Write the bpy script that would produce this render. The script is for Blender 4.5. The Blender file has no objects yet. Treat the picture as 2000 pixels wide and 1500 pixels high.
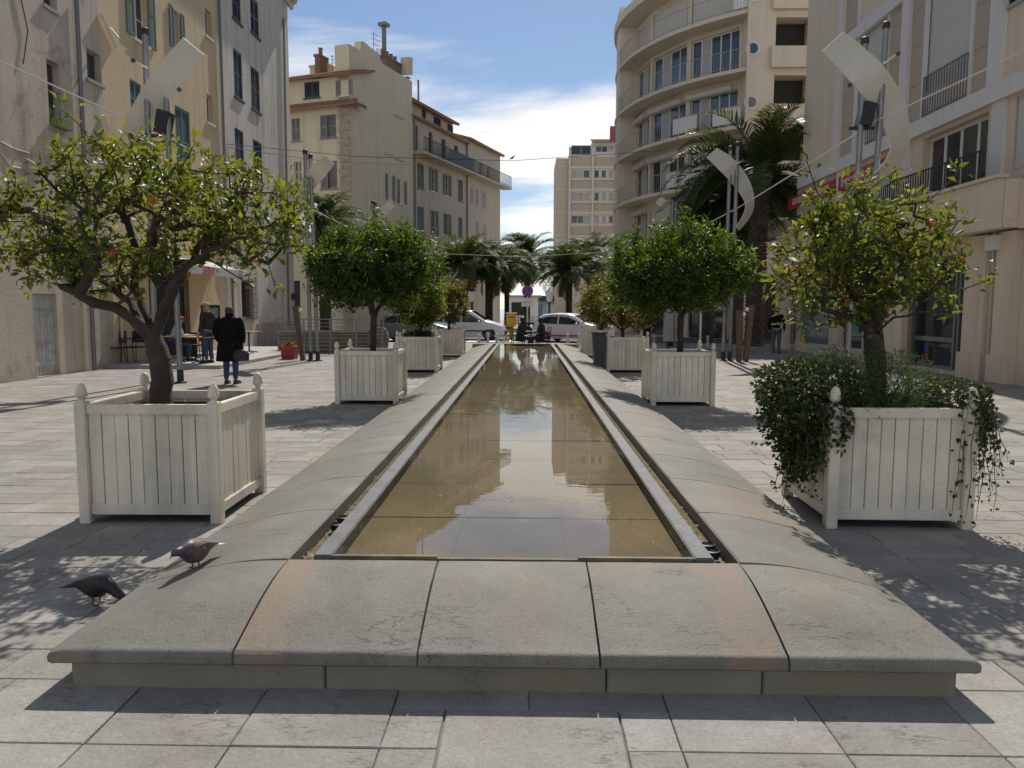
import bpy, bmesh, math, random
import numpy as np
from mathutils import Vector, Matrix, Euler

random.seed(7); RNG = np.random.default_rng(11)
R = math.radians
SC = bpy.context.scene
COL = SC.collection

# ------------------------------------------------------------------ camera
FPX = 1500.0                     # focal length in pixels of the 2000 px wide photograph
CAM = Vector((0, 0, 1.65))
PITCH, YAW, ROLL = R(5.6), R(1.1), R(0.15)
CROT = Matrix.Rotation(YAW, 3, 'Z') @ Matrix.Rotation(math.pi/2 - PITCH, 3, 'X') @ Matrix.Rotation(ROLL, 3, 'Z')
cd = bpy.data.cameras.new('camera'); cam = bpy.data.objects.new('camera', cd); COL.objects.link(cam)
cam.location = CAM; cam.rotation_euler = CROT.to_euler()
cd.sensor_width = 36; cd.lens = 36*FPX/2000; cd.clip_start = 0.05; cd.clip_end = 6000
SC.camera = cam

# ------------------------------------------------------------------ sun and sky
SUN_EL, SUN_AZ = R(49), R(7)      # ahead of the camera, a little to the right
SDIR = Vector((math.sin(SUN_AZ)*math.cos(SUN_EL), math.cos(SUN_AZ)*math.cos(SUN_EL), math.sin(SUN_EL)))
sl = bpy.data.lights.new('sun', 'SUN'); so = bpy.data.objects.new('sun', sl); COL.objects.link(so)
so.rotation_euler = SDIR.to_track_quat('Z', 'Y').to_euler(); so.location = SDIR*200
sl.energy = 4.5; sl.angle = R(0.53); sl.color = (1.0, 0.945, 0.855)
W = bpy.data.worlds.new('World'); SC.world = W; W.use_nodes = True
nt = W.node_tree; nt.nodes.clear()
def wn(t, **k):
    n = nt.nodes.new(t)
    for a, b in k.items(): setattr(n, a, b)
    return n
sky = wn('ShaderNodeTexSky', sky_type='NISHITA', sun_disc=False)
sky.sun_elevation = SUN_EL; sky.sun_rotation = SUN_AZ; sky.air_density = 1.0; sky.dust_density = 0.3; sky.ozone_density = 3.2
tc = wn('ShaderNodeTexCoord'); sep = wn('ShaderNodeSeparateXYZ'); nt.links.new(tc.outputs['Generated'], sep.inputs[0])
def wm(op, a, b=None, clamp=False):
    n = wn('ShaderNodeMath', operation=op, use_clamp=clamp)
    for i, v in enumerate((a, b)):
        if v is None: continue
        if isinstance(v, (int, float)): n.inputs[i].default_value = v
        else: nt.links.new(v, n.inputs[i])
    return n.outputs[0]
zz = wm('ADD', wm('MAXIMUM', sep.outputs['Z'], 0.0), 0.13)
cmb = wn('ShaderNodeCombineXYZ')
nt.links.new(wm('DIVIDE', sep.outputs['X'], zz), cmb.inputs[0]); nt.links.new(wm('DIVIDE', sep.outputs['Y'], zz), cmb.inputs[1])
mp = wn('ShaderNodeMapping'); mp.inputs['Rotation'].default_value = (0, 0, R(28)); mp.inputs['Scale'].default_value = (0.62, 1.15, 1); mp.inputs['Location'].default_value = (3.1, 0.35, 0)
nt.links.new(cmb.outputs[0], mp.inputs[0])
n1 = wn('ShaderNodeTexNoise'); n1.inputs['Scale'].default_value = 0.95; n1.inputs['Detail'].default_value = 9; n1.inputs['Roughness'].default_value = 0.55; n1.inputs['Distortion'].default_value = 0.5
nt.links.new(mp.outputs[0], n1.inputs['Vector'])
# cloud cover thickens towards the horizon all the way round
dens = wm('ADD', n1.outputs['Fac'], wm('MULTIPLY', wm('SUBTRACT', 0.30, sep.outputs['Z'], True), 0.75))
rp = wn('ShaderNodeMapRange', interpolation_type='SMOOTHSTEP'); rp.inputs[1].default_value = 0.51; rp.inputs[2].default_value = 0.70
nt.links.new(dens, rp.inputs[0])
mx = wn('ShaderNodeMix', data_type='RGBA'); nt.links.new(wm('MULTIPLY', rp.outputs[0], 0.93), mx.inputs[0])
nt.links.new(sky.outputs[0], mx.inputs[6]); mx.inputs[7].default_value = (11.6, 11.3, 10.8, 1)
bg = wn('ShaderNodeBackground'); bg.inputs[1].default_value = 0.095; nt.links.new(mx.outputs[2], bg.inputs[0])
wo = wn('ShaderNodeOutputWorld'); nt.links.new(bg.outputs[0], wo.inputs[0])
vs = SC.view_settings; vs.view_transform = 'Standard'; vs.look = 'None'; vs.exposure = 0.0; vs.gamma = 1; vs.use_curve_mapping = False
SC.render.engine = 'CYCLES'; SC.cycles.max_bounces = 6; SC.cycles.transparent_max_bounces = 12
SC.cycles.sample_clamp_indirect = 6; SC.cycles.caustics_reflective = False; SC.cycles.caustics_refractive = False

# ------------------------------------------------------------------ placing helpers: a sight line met with a real plane
def ray(px, py):
    return CROT @ Vector(((px-1000)/FPX, -(py-750)/FPX, -1))
def at(px, py, Y):
    d = ray(px, py); return CAM + d*(Y/d.y)
def gnd(px, py, z=0.0):
    d = ray(px, py); return CAM + d*((z-CAM.z)/d.z)
def onplane(px, py, p, n):
    d = ray(px, py); n = Vector(n); return CAM + d*((Vector(p)-CAM).dot(n)/d.dot(n))
def toimg(p):
    q = CROT.transposed() @ (Vector(p)-CAM)
    return (1000 - FPX*q.x/q.z, 750 + FPX*q.y/q.z)

# ------------------------------------------------------------------ objects
def tag(o, label=None, cat=None, group=None, kind=None):
    if label: o['label'] = label
    if cat: o['category'] = cat
    if group: o['group'] = group
    if kind: o['kind'] = kind
    return o
def thing(name, label, cat, loc=(0, 0, 0), rz=0.0, group=None):
    o = bpy.data.objects.new(name, None); COL.objects.link(o)
    o.location = loc; o.rotation_euler = (0, 0, rz); o.empty_display_size = 0.2
    return tag(o, label, cat, group)
def inst(name, me, parent=None, loc=(0, 0, 0), rot=(0, 0, 0), scale=None):
    o = bpy.data.objects.new(name, me); COL.objects.link(o); o.parent = parent
    o.location = loc; o.rotation_euler = rot
    if scale is not None: o.scale = scale
    return o
def copy_tree(o, parent=None):
    c = o.copy(); COL.objects.link(c); c.parent = parent
    for ch in list(o.children): copy_tree(ch, c)
    return c

class MB:
    def __init__(s): s.v = []; s.f = []; s.m = []
    def add(s, vs, fs, mi=0):
        n = len(s.v); s.v += [tuple(v) for v in vs]; s.f += [tuple(i+n for i in f) for f in fs]; s.m += [mi]*len(fs); return s
    def box(s, x0, y0, z0, x1, y1, z1, mi=0):
        return s.add([(x0,y0,z0),(x1,y0,z0),(x1,y1,z0),(x0,y1,z0),(x0,y0,z1),(x1,y0,z1),(x1,y1,z1),(x0,y1,z1)],
                     [(3,2,1,0),(4,5,6,7),(0,1,5,4),(1,2,6,5),(2,3,7,6),(3,0,4,7)], mi)
    def cbox(s, x0, y0, z0, x1, y1, z1, c=0.01, mi=0):       # box with chamfered top edges
        return s.add([(x0,y0,z0),(x1,y0,z0),(x1,y1,z0),(x0,y1,z0),(x0,y0,z1-c),(x1,y0,z1-c),(x1,y1,z1-c),(x0,y1,z1-c),
                      (x0+c,y0+c,z1),(x1-c,y0+c,z1),(x1-c,y1-c,z1),(x0+c,y1-c,z1)],
                     [(0,1,5,4),(1,2,6,5),(2,3,7,6),(3,0,4,7),(4,5,9,8),(5,6,10,9),(6,7,11,10),(7,4,8,11),(8,9,10,11)], mi)
    def quad(s, a, b, c, d, mi=0): return s.add([a,b,c,d], [(0,1,2,3)], mi)
    def prism(s, poly, a0, a1, axis='y', mi=0):
        n = len(poly)
        def P(p, a): return {'y': (p[0],a,p[1]), 'x': (a,p[0],p[1]), 'z': (p[0],p[1],a)}[axis]
        return s.add([P(p,a0) for p in poly]+[P(p,a1) for p in poly],
                     [tuple(range(n)), tuple(range(2*n-1,n-1,-1))]+[(i,i+n,(i+1)%n+n,(i+1)%n) for i in range(n)], mi)
    def tube(s, pts, rad, n=8, cap=True, mi=0, flat=1.0):
        pts = [Vector(p) for p in pts]
        if not hasattr(rad, '__len__'): rad = [rad]*len(pts)
        vs = []; up = None
        for i, p in enumerate(pts):
            t = (pts[min(i+1,len(pts)-1)]-pts[max(i-1,0)])
            t = t.normalized() if t.length > 1e-9 else Vector((0,0,1))
            if up is None: up = Vector((0,0,1)) if abs(t.z) < 0.9 else Vector((1,0,0))
            a = t.cross(up)
            if a.length < 1e-6: a = t.orthogonal()
            a.normalize(); b = a.cross(t).normalized(); up = b
            for k in range(n):
                an = 2*math.pi*k/n; vs.append(p+(a*math.cos(an)+b*math.sin(an)*flat)*rad[i])
        fs = []
        for i in range(len(pts)-1):
            for k in range(n):
                k2 = (k+1) % n; fs.append((i*n+k, i*n+k2, (i+1)*n+k2, (i+1)*n+k))
        if cap: fs += [tuple(range(n-1,-1,-1)), tuple(range((len(pts)-1)*n, len(pts)*n))]
        return s.add(vs, fs, mi)
    def lathe(s, prof, n=16, c=(0,0,0), mi=0, sx=1.0, sy=1.0):
        vs = [(c[0]+r*sx*math.cos(2*math.pi*k/n), c[1]+r*sy*math.sin(2*math.pi*k/n), c[2]+z) for r, z in prof for k in range(n)]
        fs = []
        for i in range(len(prof)-1):
            for k in range(n):
                k2 = (k+1) % n; fs.append((i*n+k, i*n+k2, (i+1)*n+k2, (i+1)*n+k))
        fs += [tuple(range(n-1,-1,-1)), tuple(range((len(prof)-1)*n, len(prof)*n))]
        return s.add(vs, fs, mi)
    def loft(s, rings, close=True, cap=True, mi=0):
        n = len(rings[0]); vs = [p for r in rings for p in r]; fs = []
        for i in range(len(rings)-1):
            for k in range(n if close else n-1):
                k2 = (k+1) % n; fs.append((i*n+k, i*n+k2, (i+1)*n+k2, (i+1)*n+k))
        if cap: fs += [tuple(range(n-1,-1,-1)), tuple(range((len(rings)-1)*n, len(rings)*n))]
        return s.add(vs, fs, mi)
    def sphere(s, c, r, nu=10, nv=7, sc=(1,1,1), mi=0):
        rings = []
        for i in range(nv+1):
            a = math.pi*(0.02+0.96*i/nv)
            rings.append([(c[0]+r*sc[0]*math.sin(a)*math.cos(2*math.pi*k/nu), c[1]+r*sc[1]*math.sin(a)*math.sin(2*math.pi*k/nu), c[2]-r*sc[2]*math.cos(a)) for k in range(nu)])
        return s.loft(rings, mi=mi)
    def mesh(s, name, mats, smooth=False, bevel=0.0, fix=False):
        me = bpy.data.meshes.new(name); me.from_pydata(s.v, [], s.f)
        if not isinstance(mats, (list, tuple)): mats = [mats]
        for m in mats: me.materials.append(m)
        if len(mats) > 1: me.polygons.foreach_set('material_index', s.m)
        if bevel or fix:
            bm = bmesh.new(); bm.from_mesh(me)
            if fix: bmesh.ops.recalc_face_normals(bm, faces=bm.faces)
            if bevel: bmesh.ops.bevel(bm, geom=list(bm.edges), offset=bevel, segments=2, affect='EDGES', clamp_overlap=True)
            bm.to_mesh(me); bm.free()
        if smooth:
            me.polygons.foreach_set('use_smooth', [True]*len(me.polygons))
            try: me.set_sharp_from_angle(angle=R(smooth if smooth is not True else 45))
            except Exception: pass
        me.update(); return me
    def build(s, name, mats, parent=None, loc=(0,0,0), rot=(0,0,0), smooth=False, bevel=0.0, fix=False, scale=None):
        return inst(name, s.mesh(name, mats, smooth, bevel, fix), parent, loc, rot, scale)
def np_mesh(name, V, F, mat, smooth=False):
    V = np.asarray(V, dtype=np.float32); F = np.asarray(F, dtype=np.int32); k = F.shape[1]
    me = bpy.data.meshes.new(name); me.vertices.add(len(V)); me.vertices.foreach_set('co', V.ravel())
    me.loops.add(F.size); me.loops.foreach_set('vertex_index', F.ravel())
    me.polygons.add(len(F)); me.polygons.foreach_set('loop_start', np.arange(0, F.size, k, dtype=np.int32)); me.polygons.foreach_set('loop_total', np.full(len(F), k, dtype=np.int32))
    if smooth: me.polygons.foreach_set('use_smooth', np.ones(len(F), dtype=bool))
    me.materials.append(mat); me.update(calc_edges=True); me.validate(); return me
def text_mesh(name, s, size, mat, parent, loc, rot, extrude=0.004, sx=1.0, align='CENTER'):
    cu = bpy.data.curves.new(name, 'FONT'); cu.body = s; cu.size = size; cu.align_x = align; cu.align_y = 'CENTER'; cu.extrude = extrude; cu.offset = 0.012*size; cu.resolution_u = 2
    t = bpy.data.objects.new(name, cu); COL.objects.link(t)
    bpy.context.view_layer.update()
    me = bpy.data.meshes.new_from_object(t.evaluated_get(bpy.context.evaluated_depsgraph_get()))
    COL.objects.unlink(t); bpy.data.objects.remove(t); me.materials.clear(); me.materials.append(mat); me.name = name
    return inst(name, me, parent, loc, rot, (sx, 1, 1))

# ------------------------------------------------------------------ materials
MATS = {}
def mat(name, col, rough=0.7, var=0.0, vscale=3.0, col2=None, c2amt=0.5, c2scale=1.2, bump=0.0, bscale=40.0, metal=0.0, spec=0.5,
        island=0.0, islcol=None, streak=0.0, crack=0.0, speck=0.0, objrand=0.0, coords='Object', trans=0.0, transcol=None, dirt=0.0, c2r=(0.38,0.68), grain=0.0):
    if name in MATS: return MATS[name]
    m = bpy.data.materials.new(name); m.use_nodes = True; t = m.node_tree; N = t.nodes; L = t.links
    b = N['Principled BSDF']; b.inputs['Roughness'].default_value = rough; b.inputs['Metallic'].default_value = metal
    b.inputs['Specular IOR Level'].default_value = spec
    def nd(ty, **k):
        n = N.new(ty)
        for a, v in k.items(): setattr(n, a, v)
        return n
    def mth(op, a, bb=None, clamp=False):
        n = nd('ShaderNodeMath', operation=op, use_clamp=clamp)
        for i, v in enumerate((a, bb)):
            if v is None: continue
            if isinstance(v, (int, float)): n.inputs[i].default_value = v
            else: L.new(v, n.inputs[i])
        return n.outputs[0]
    if coords == 'World': vec = nd('ShaderNodeNewGeometry').outputs['Position']
    else: vec = nd('ShaderNodeTexCoord').outputs[coords]
    def noise(scale, detail=5, rough_=0.55, dist=0.0, v=None):
        n = nd('ShaderNodeTexNoise'); n.inputs['Scale'].default_value = scale; n.inputs['Detail'].default_value = detail
        n.inputs['Roughness'].default_value = rough_; n.inputs['Distortion'].default_value = dist; L.new(v or vec, n.inputs['Vector']); return n.outputs['Fac']
    def mr(x, a, bb, c=0.0, d=1.0):
        n = nd('ShaderNodeMapRange', interpolation_type='SMOOTHSTEP'); L.new(x, n.inputs[0])
        for i, v in zip((1,2,3,4), (a,bb,c,d)): n.inputs[i].default_value = v
        return n.outputs[0]
    def mix(f, a, bb, bt='MIX'):
        n = nd('ShaderNodeMix', data_type='RGBA', blend_type=bt)
        if isinstance(f, (int, float)): n.inputs[0].default_value = f
        else: L.new(f, n.inputs[0])
        for i, v in ((6, a), (7, bb)):
            if isinstance(v, tuple): n.inputs[i].default_value = (*v[:3], 1)
            else: L.new(v, n.inputs[i])
        return n.outputs[2]
    c = tuple(col)
    geo = None
    if island or islcol:
        geo = nd('ShaderNodeNewGeometry'); rnd = geo.outputs['Random Per Island']
        if objrand:
            oi = nd('ShaderNodeObjectInfo'); rnd = mth('FRACT', mth('ADD', rnd, mth('MULTIPLY', oi.outputs['Random'], 7.13)))
        if islcol:
            f = mr(rnd, *islcol[1]) if len(islcol) > 1 else rnd
            c = mix(f, c, islcol[0])
        rnd2 = mth('FRACT', mth('MULTIPLY', rnd, 17.37))
        g = nd('ShaderNodeCombineXYZ'); v = mth('ADD', mth('MULTIPLY', rnd2, 2*island), 1-island)
        for i in range(3): L.new(v, g.inputs[i])
        c = mix(1.0, c, g.outputs[0], 'MULTIPLY')
    elif objrand:
        oi = nd('ShaderNodeObjectInfo'); g = nd('ShaderNodeCombineXYZ'); v = mth('ADD', mth('MULTIPLY', oi.outputs['Random'], 2*objrand), 1-objrand)
        for i in range(3): L.new(v, g.inputs[i])
        c = mix(1.0, c, g.outputs[0], 'MULTIPLY')
    if col2:
        c = mix(mth('MULTIPLY', mr(noise(c2scale, 4, 0.6, 0.6), c2r[0], c2r[1]), c2amt), c, tuple(col2))
    if var:
        f = noise(vscale, 6, 0.6); g = nd('ShaderNodeCombineXYZ'); v = mth('ADD', mth('MULTIPLY', f, 2*var), 1-var)
        for i in range(3): L.new(v, g.inputs[i])
        c = mix(1.0, c, g.outputs[0], 'MULTIPLY')
    if grain:       # fine mineral grain and small tonal blotches
        for sc_g, am_g in ((14.0, grain*0.6), (60.0, grain)):
            f = noise(sc_g, 4, 0.7); g = nd('ShaderNodeCombineXYZ'); v = mth('ADD', mth('MULTIPLY', mth('SUBTRACT', f, 0.5), 3.2*am_g), 1.0)
            for i in range(3): L.new(v, g.inputs[i])
            c = mix(1.0, c, g.outputs[0], 'MULTIPLY')
    if streak:      # rain streaks: noise stretched along z
        mpn = nd('ShaderNodeMapping'); mpn.inputs['Scale'].default_value = (1.6, 1.6, 0.09); L.new(vec, mpn.inputs[0])
        f = mr(noise(1.6, 6, 0.65, 0.0, mpn.outputs[0]), 0.46, 0.74); c = mix(mth('MULTIPLY', f, streak), c, (0.10, 0.085, 0.07))
    if dirt:
        f = mr(noise(0.9, 8, 0.7, 1.0), 0.52, 0.72); c = mix(mth('MULTIPLY', f, dirt), c, (0.09, 0.075, 0.06))
    hgt = None
    if speck:
        f = mr(noise(70, 3, 0.6), 0.62, 0.72); c = mix(mth('MULTIPLY', f, speck), c, (0.07, 0.065, 0.055))
    if crack:       # thin broken fissures, mostly running along x
        mpn = nd('ShaderNodeMapping'); mpn.inputs['Scale'].default_value = (2.2, 7.0, 3.0); L.new(vec, mpn.inputs[0])
        n0 = noise(1.5, 7, 0.62, 0.35, mpn.outputs[0])
        line = mth('SUBTRACT', 1.0, mr(mth('ABSOLUTE', mth('SUBTRACT', n0, 0.5)), 0.0, 0.016))
        msk = mr(noise(2.1, 5, 0.6, 0.5), 0.53, 0.62); fl = mth('MULTIPLY', mth('MULTIPLY', line, msk), crack)
        c = mix(fl, c, (0.06, 0.052, 0.045)); hgt = mth('MULTIPLY', fl, -1.5)
    if isinstance(c, tuple): b.inputs['Base Color'].default_value = (*c[:3], 1)
    else: L.new(c, b.inputs['Base Color'])
    if bump:
        h = noise(bscale, 6, 0.65)
        if hgt: h = mth('ADD', h, hgt)
        bn = nd('ShaderNodeBump'); bn.inputs['Strength'].default_value = bump; bn.inputs['Distance'].default_value = 0.02; L.new(h, bn.inputs['Height']); L.new(bn.outputs[0], b.inputs['Normal'])
    if trans:
        tb = nd('ShaderNodeBsdfTranslucent'); ms = nd('ShaderNodeMixShader'); ms.inputs[0].default_value = trans
        if transcol:
            tcol = mix(1.0, c, tuple(transcol), 'MULTIPLY')
            L.new(tcol, tb.inputs[0])
        elif isinstance(c, tuple): tb.inputs[0].default_value = (*c[:3], 1)
        else: L.new(c, tb.inputs[0])
        L.new(b.outputs[0], ms.inputs[1]); L.new(tb.outputs[0], ms.inputs[2]); L.new(ms.outputs[0], N['Material Output'].inputs[0])
    MATS[name] = m; return m
M = dict(
    stone=mat('coping_limestone', (0.180,0.172,0.145), 0.66, 0.38, 2.6, (0.215,0.175,0.13), 0.55, 1.4, 0.30, 70, c2r=(0.52,0.62), crack=0.75, speck=0.8, grain=0.17, dirt=0.22, spec=0.3, objrand=0.07, coords='World'),
    stone_pink=mat('coping_limestone_band', (0.44,0.33,0.25), 0.6, 0.18, 2.5, (0.40,0.38,0.33), 0.5, 1.0, 0.25, 60, crack=0.7, speck=0.3, coords='World'),
    plinth=mat('plinth_limestone', (0.26,0.235,0.18), 0.75, 0.3, 2.5, (0.22,0.16,0.10), 0.5, 1.5, 0.3, 40, crack=0.4, speck=0.3, coords='World'),
    pave=mat('paving_limestone', (0.292,0.275,0.247), 0.75, 0.28, 2.5, (0.215,0.195,0.165), 0.55, 1.3, 0.4, 35, island=0.16, islcol=((0.30,0.255,0.215),(0.86,0.98)), objrand=0.5, crack=0.65, speck=0.6, spec=0.3, grain=0.24, dirt=0.25, coords='World'),
    joint=mat('paving_joint', (0.20,0.18,0.15), 0.9, 0.25, 8),
    asphalt=mat('asphalt', (0.07,0.07,0.07), 0.85, 0.2, 3, bump=0.3, bscale=80),
    kerb=mat('kerb_stone', (0.36,0.34,0.31), 0.8, 0.2, 4),
    ground=mat('ground_far', (0.22,0.21,0.19), 0.9, 0.2, 0.2),
    paint=mat('planter_paint', (0.80,0.715,0.565), 0.5, 0.07, 3, (0.48,0.45,0.39), 0.35, 2.2, 0.06, 90, streak=0.34, dirt=0.26, speck=0.45, objrand=0.08, coords='World'),
    groove=mat('planter_liner', (0.03,0.028,0.025), 0.9),
    soil=mat('soil', (0.045,0.032,0.022), 0.95, 0.4, 12, bump=0.8, bscale=30),
    steel=mat('galvanised_steel', (0.30,0.31,0.31), 0.45, 0.2, 6, (0.16,0.15,0.14), 0.4, 3, metal=0.6, streak=0.25, coords='World'),
    rust=mat('rusted_steel', (0.13,0.085,0.065), 0.8, 0.35, 5, (0.20,0.11,0.06), 0.5, 4, 0.2, 60, streak=0.3, coords='World'),
    rim=mat('basin_rim_metal', (0.115,0.118,0.122), 0.65, 0.35, 6, (0.07,0.065,0.06), 0.6, 5, 0.25, 50, metal=0.2, coords='World'),
    rimface=mat('basin_rim_corroded', (0.10,0.08,0.05), 0.7, 0.4, 8, (0.26,0.19,0.08), 0.6, 6, coords='World'),
    basin=mat('basin_floor_silt', (0.148,0.108,0.060), 0.9, 0.5, 1.8, (0.088,0.076,0.040), 0.7, 0.9, dirt=0.4),
    trough=mat('trough_silt', (0.20,0.15,0.08), 0.75, 0.5, 14, (0.06,0.055,0.03), 0.7, 9, 0.6, 50),
    white=mat('white_paint', (0.76,0.755,0.73), 0.5, 0.06, 2, streak=0.1),
    sail=mat('sail_sheet', (0.72,0.69,0.60), 0.5, 0.05, 1.5, streak=0.06, trans=0.12),
    black=mat('black_plastic', (0.02,0.02,0.021), 0.5),
    iron=mat('dark_iron', (0.03,0.03,0.032), 0.6, 0.2, 8),
    rubber=mat('tyre_rubber', (0.018,0.018,0.018), 0.85),
    glass=mat('window_glass', (0.025,0.03,0.036), 0.06, spec=0.9),
    glassblue=mat('window_glass_sky', (0.05,0.075,0.11), 0.05, spec=1.0),
    curtain=mat('net_curtain', (0.42,0.41,0.40), 0.8, 0.15, 9),
    glassm=mat('car_glass', (0.012,0.014,0.017), 0.05, spec=0.8),
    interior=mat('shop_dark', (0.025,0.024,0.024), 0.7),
    bark=mat('citrus_bark', (0.048,0.037,0.029), 0.9, 0.4, 8, (0.085,0.065,0.05), 0.5, 5, 0.6, 45),
    barkdark=mat('palm_bark', (0.065,0.05,0.04), 0.95, 0.4, 9, (0.14,0.10,0.07), 0.5, 4, 0.8, 20),
    leaf=mat('citrus_leaf', (0.070,0.098,0.018), 0.46, spec=0.4, island=0.35, islcol=((0.145,0.14,0.022),(0.60,1.0)), trans=0.45, transcol=(3.0,2.7,1.0)),
    leafd=mat('laurel_leaf', (0.030,0.058,0.010), 0.46, spec=0.4, island=0.4, islcol=((0.075,0.13,0.016),(0.6,1.0)), trans=0.42, transcol=(3.5,3.2,0.9)),
    leafy=mat('yellowing_leaf', (0.085,0.098,0.016), 0.45, spec=0.4, island=0.35, islcol=((0.19,0.145,0.02),(0.55,1.0)), trans=0.38, transcol=(2.4,2.1,1.1)),
    ivy=mat('ivy_leaf', (0.036,0.052,0.016), 0.5, spec=0.35, island=0.4, islcol=((0.055,0.085,0.02),(0.75,1.0)), trans=0.22, transcol=(2.6,2.4,1.1)),
    rosem=mat('rosemary_leaf', (0.06,0.105,0.025), 0.6, island=0.4, trans=0.3, transcol=(2.4,2.2,1.0)),
    frond=mat('palm_frond', (0.042,0.066,0.018), 0.5, spec=0.35, island=0.35, islcol=((0.07,0.085,0.02),(0.72,1.0)), trans=0.28, transcol=(2.4,2.2,1.1)),
    frondry=mat('palm_frond_dry', (0.16,0.115,0.06), 0.8, island=0.35, trans=0.2),
    fruit=mat('orange_peel', (0.55,0.12,0.015), 0.45, 0.15, 20, bump=0.15, bscale=120),
    skin=mat('skin', (0.44,0.26,0.18), 0.6), hair=mat('dark_hair', (0.05,0.042,0.036), 0.8, 0.3, 40),
    bronze=mat('bronze', (0.035,0.032,0.027), 0.45, 0.3, 8, metal=0.5),
)

# iron-stained bands in two of the coping stones beside their joints
def stain_bands(m, bands, col):
    t = m.node_tree; b = t.nodes['Principled BSDF']; src = b.inputs['Base Color'].links[0].from_socket
    g = t.nodes.new('ShaderNodeNewGeometry'); sx = t.nodes.new('ShaderNodeSeparateXYZ'); t.links.new(g.outputs['Position'], sx.inputs[0])
    nz = t.nodes.new('ShaderNodeTexNoise'); nz.inputs['Scale'].default_value = 5.0; nz.inputs['Detail'].default_value = 6; t.links.new(g.outputs['Position'], nz.inputs['Vector'])
    def op(o, a, c):
        n = t.nodes.new('ShaderNodeMath'); n.operation = o
        for i, v in enumerate((a, c)):
            if isinstance(v, (int, float)): n.inputs[i].default_value = v
            else: t.links.new(v, n.inputs[i])
        return n.outputs[0]
    for x, w, y0, y1, amt in bands:
        xs_ = op('ADD', sx.outputs['X'], op('MULTIPLY', op('SUBTRACT', nz.outputs['Fac'], 0.5), 0.22))
        mr = t.nodes.new('ShaderNodeMapRange'); mr.interpolation_type = 'SMOOTHSTEP'; t.links.new(op('ABSOLUTE', op('SUBTRACT', xs_, x), 0), mr.inputs[0]); mr.inputs[1].default_value = w; mr.inputs[2].default_value = w*0.45; mr.inputs[3].default_value = 0; mr.inputs[4].default_value = amt
        f = op('MULTIPLY', mr.outputs[0], op('MULTIPLY', op('GREATER_THAN', sx.outputs['Y'], y0), op('LESS_THAN', sx.outputs['Y'], y1)))
        f = op('MULTIPLY', f, op('ADD', op('MULTIPLY', nz.outputs['Fac'], 1.2), 0.3))
        mx_ = t.nodes.new('ShaderNodeMix'); mx_.data_type = 'RGBA'; t.links.new(f, mx_.inputs[0]); t.links.new(src, mx_.inputs[6]); mx_.inputs[7].default_value = (*col, 1); src = mx_.outputs[2]
    t.links.new(src, b.inputs['Base Color'])
stain_bands(M['stone'], [(-1.15,0.13,0,3.92,0.62),(0.985,0.15,0,3.92,0.6),(1.55,0.36,4.9,5.9,0.45),(1.5,0.25,8.9,9.9,0.4)], (0.255,0.182,0.122))

# ================================================================== ground
def struct(o): return tag(o, kind='structure')
struct(MB().quad((-900,-60,-0.30),(900,-60,-0.30),(900,3000,-0.30),(-900,3000,-0.30)).build('ground', M['ground']))
plaza = struct(MB().box(-14,-6,-0.28,16,37.6,-0.014).build('plaza', M['joint']))
struct(MB().quad((-80,37.62,-0.016),(80,37.62,-0.016),(80,46.5,-0.016),(-80,46.5,-0.016)).build('road', M['asphalt']))
pvm = mat('pavement_concrete', (0.36,0.34,0.31), 0.85, 0.18, 1.5)
struct(MB().box(-60,46.5,-0.3,60,104,0.10).build('pavement', pvm))
kerb = struct(MB().box(-80,46.34,-0.2,80,46.498,0.115).build('kerb', M['kerb']))
# paint on the road: crossing bars near the mailbox
for k in range(7):
    struct(MB().quad((-7.5+k*1.1,38.6,-0.011),(-6.95+k*1.1,38.6,-0.011),(-6.95+k*1.1,41.5,-0.011),(-7.5+k*1.1,41.5,-0.011)).build('crossing_stripe', M['white']))
seam = mat('sea_water', (0.10,0.16,0.19), 0.15, 0.1, 0.3)
struct(MB().quad((-900,105,-0.2),(900,105,-0.2),(900,2900,-0.2),(-900,2900,-0.2)).build('sea', seam))

# ---- paving slabs: the largest in view are parts of the plaza one by one, the rest one joined part
FX, FW, FY0, FY1 = -0.07, 1.98, 3.12, 29.2       # fountain: centre line, outer half width, front nose, far end
rows = [(2.22,2.74,0.57),(2.74,3.24,0.57)]
y = 3.24
while y < 37.4:
    d = random.choice((0.27,0.30,0.30,0.33,0.36)); rows.append((y, min(y+d,37.58), 0.46)); y += d
rows = [(1.55,2.22,0.57)] + rows
slabs = []
HX0, HX1 = -0.33, 0.385                           # small inset stone in front of the fountain
for (a, b, w) in rows:
    spans = [(-11.45, 10.8)]
    if b > 3.3 and a < FY1-0.05: spans = [(-11.45, FX-FW+0.09), (FX+FW-0.09, 10.8)]
    lim = 0.72*b+3.0
    for (s0, s1) in spans:
        s0 = max(s0, -lim); s1 = min(s1, lim)
        if s1 <= s0+0.1: continue
        cuts = [s0]
        if w > 0.5: cuts = [s0]+[v for v in (-2.85,-2.27,-1.68,-1.12,-0.55,0.015,0.59,1.2,1.78,2.4,3.0) if s0+0.2 < v < s1-0.2]+[s1]
        else:
            x = s0 + random.uniform(0.15, w)
            while x < s1-0.18:
                cuts.append(x); x += random.choice((0.34,0.42,0.46,0.46,0.52,0.6))
            cuts.append(s1)
        for c0, c1 in zip(cuts[:-1], cuts[1:]):
            slabs.append((c0, a, c1, b))
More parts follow.
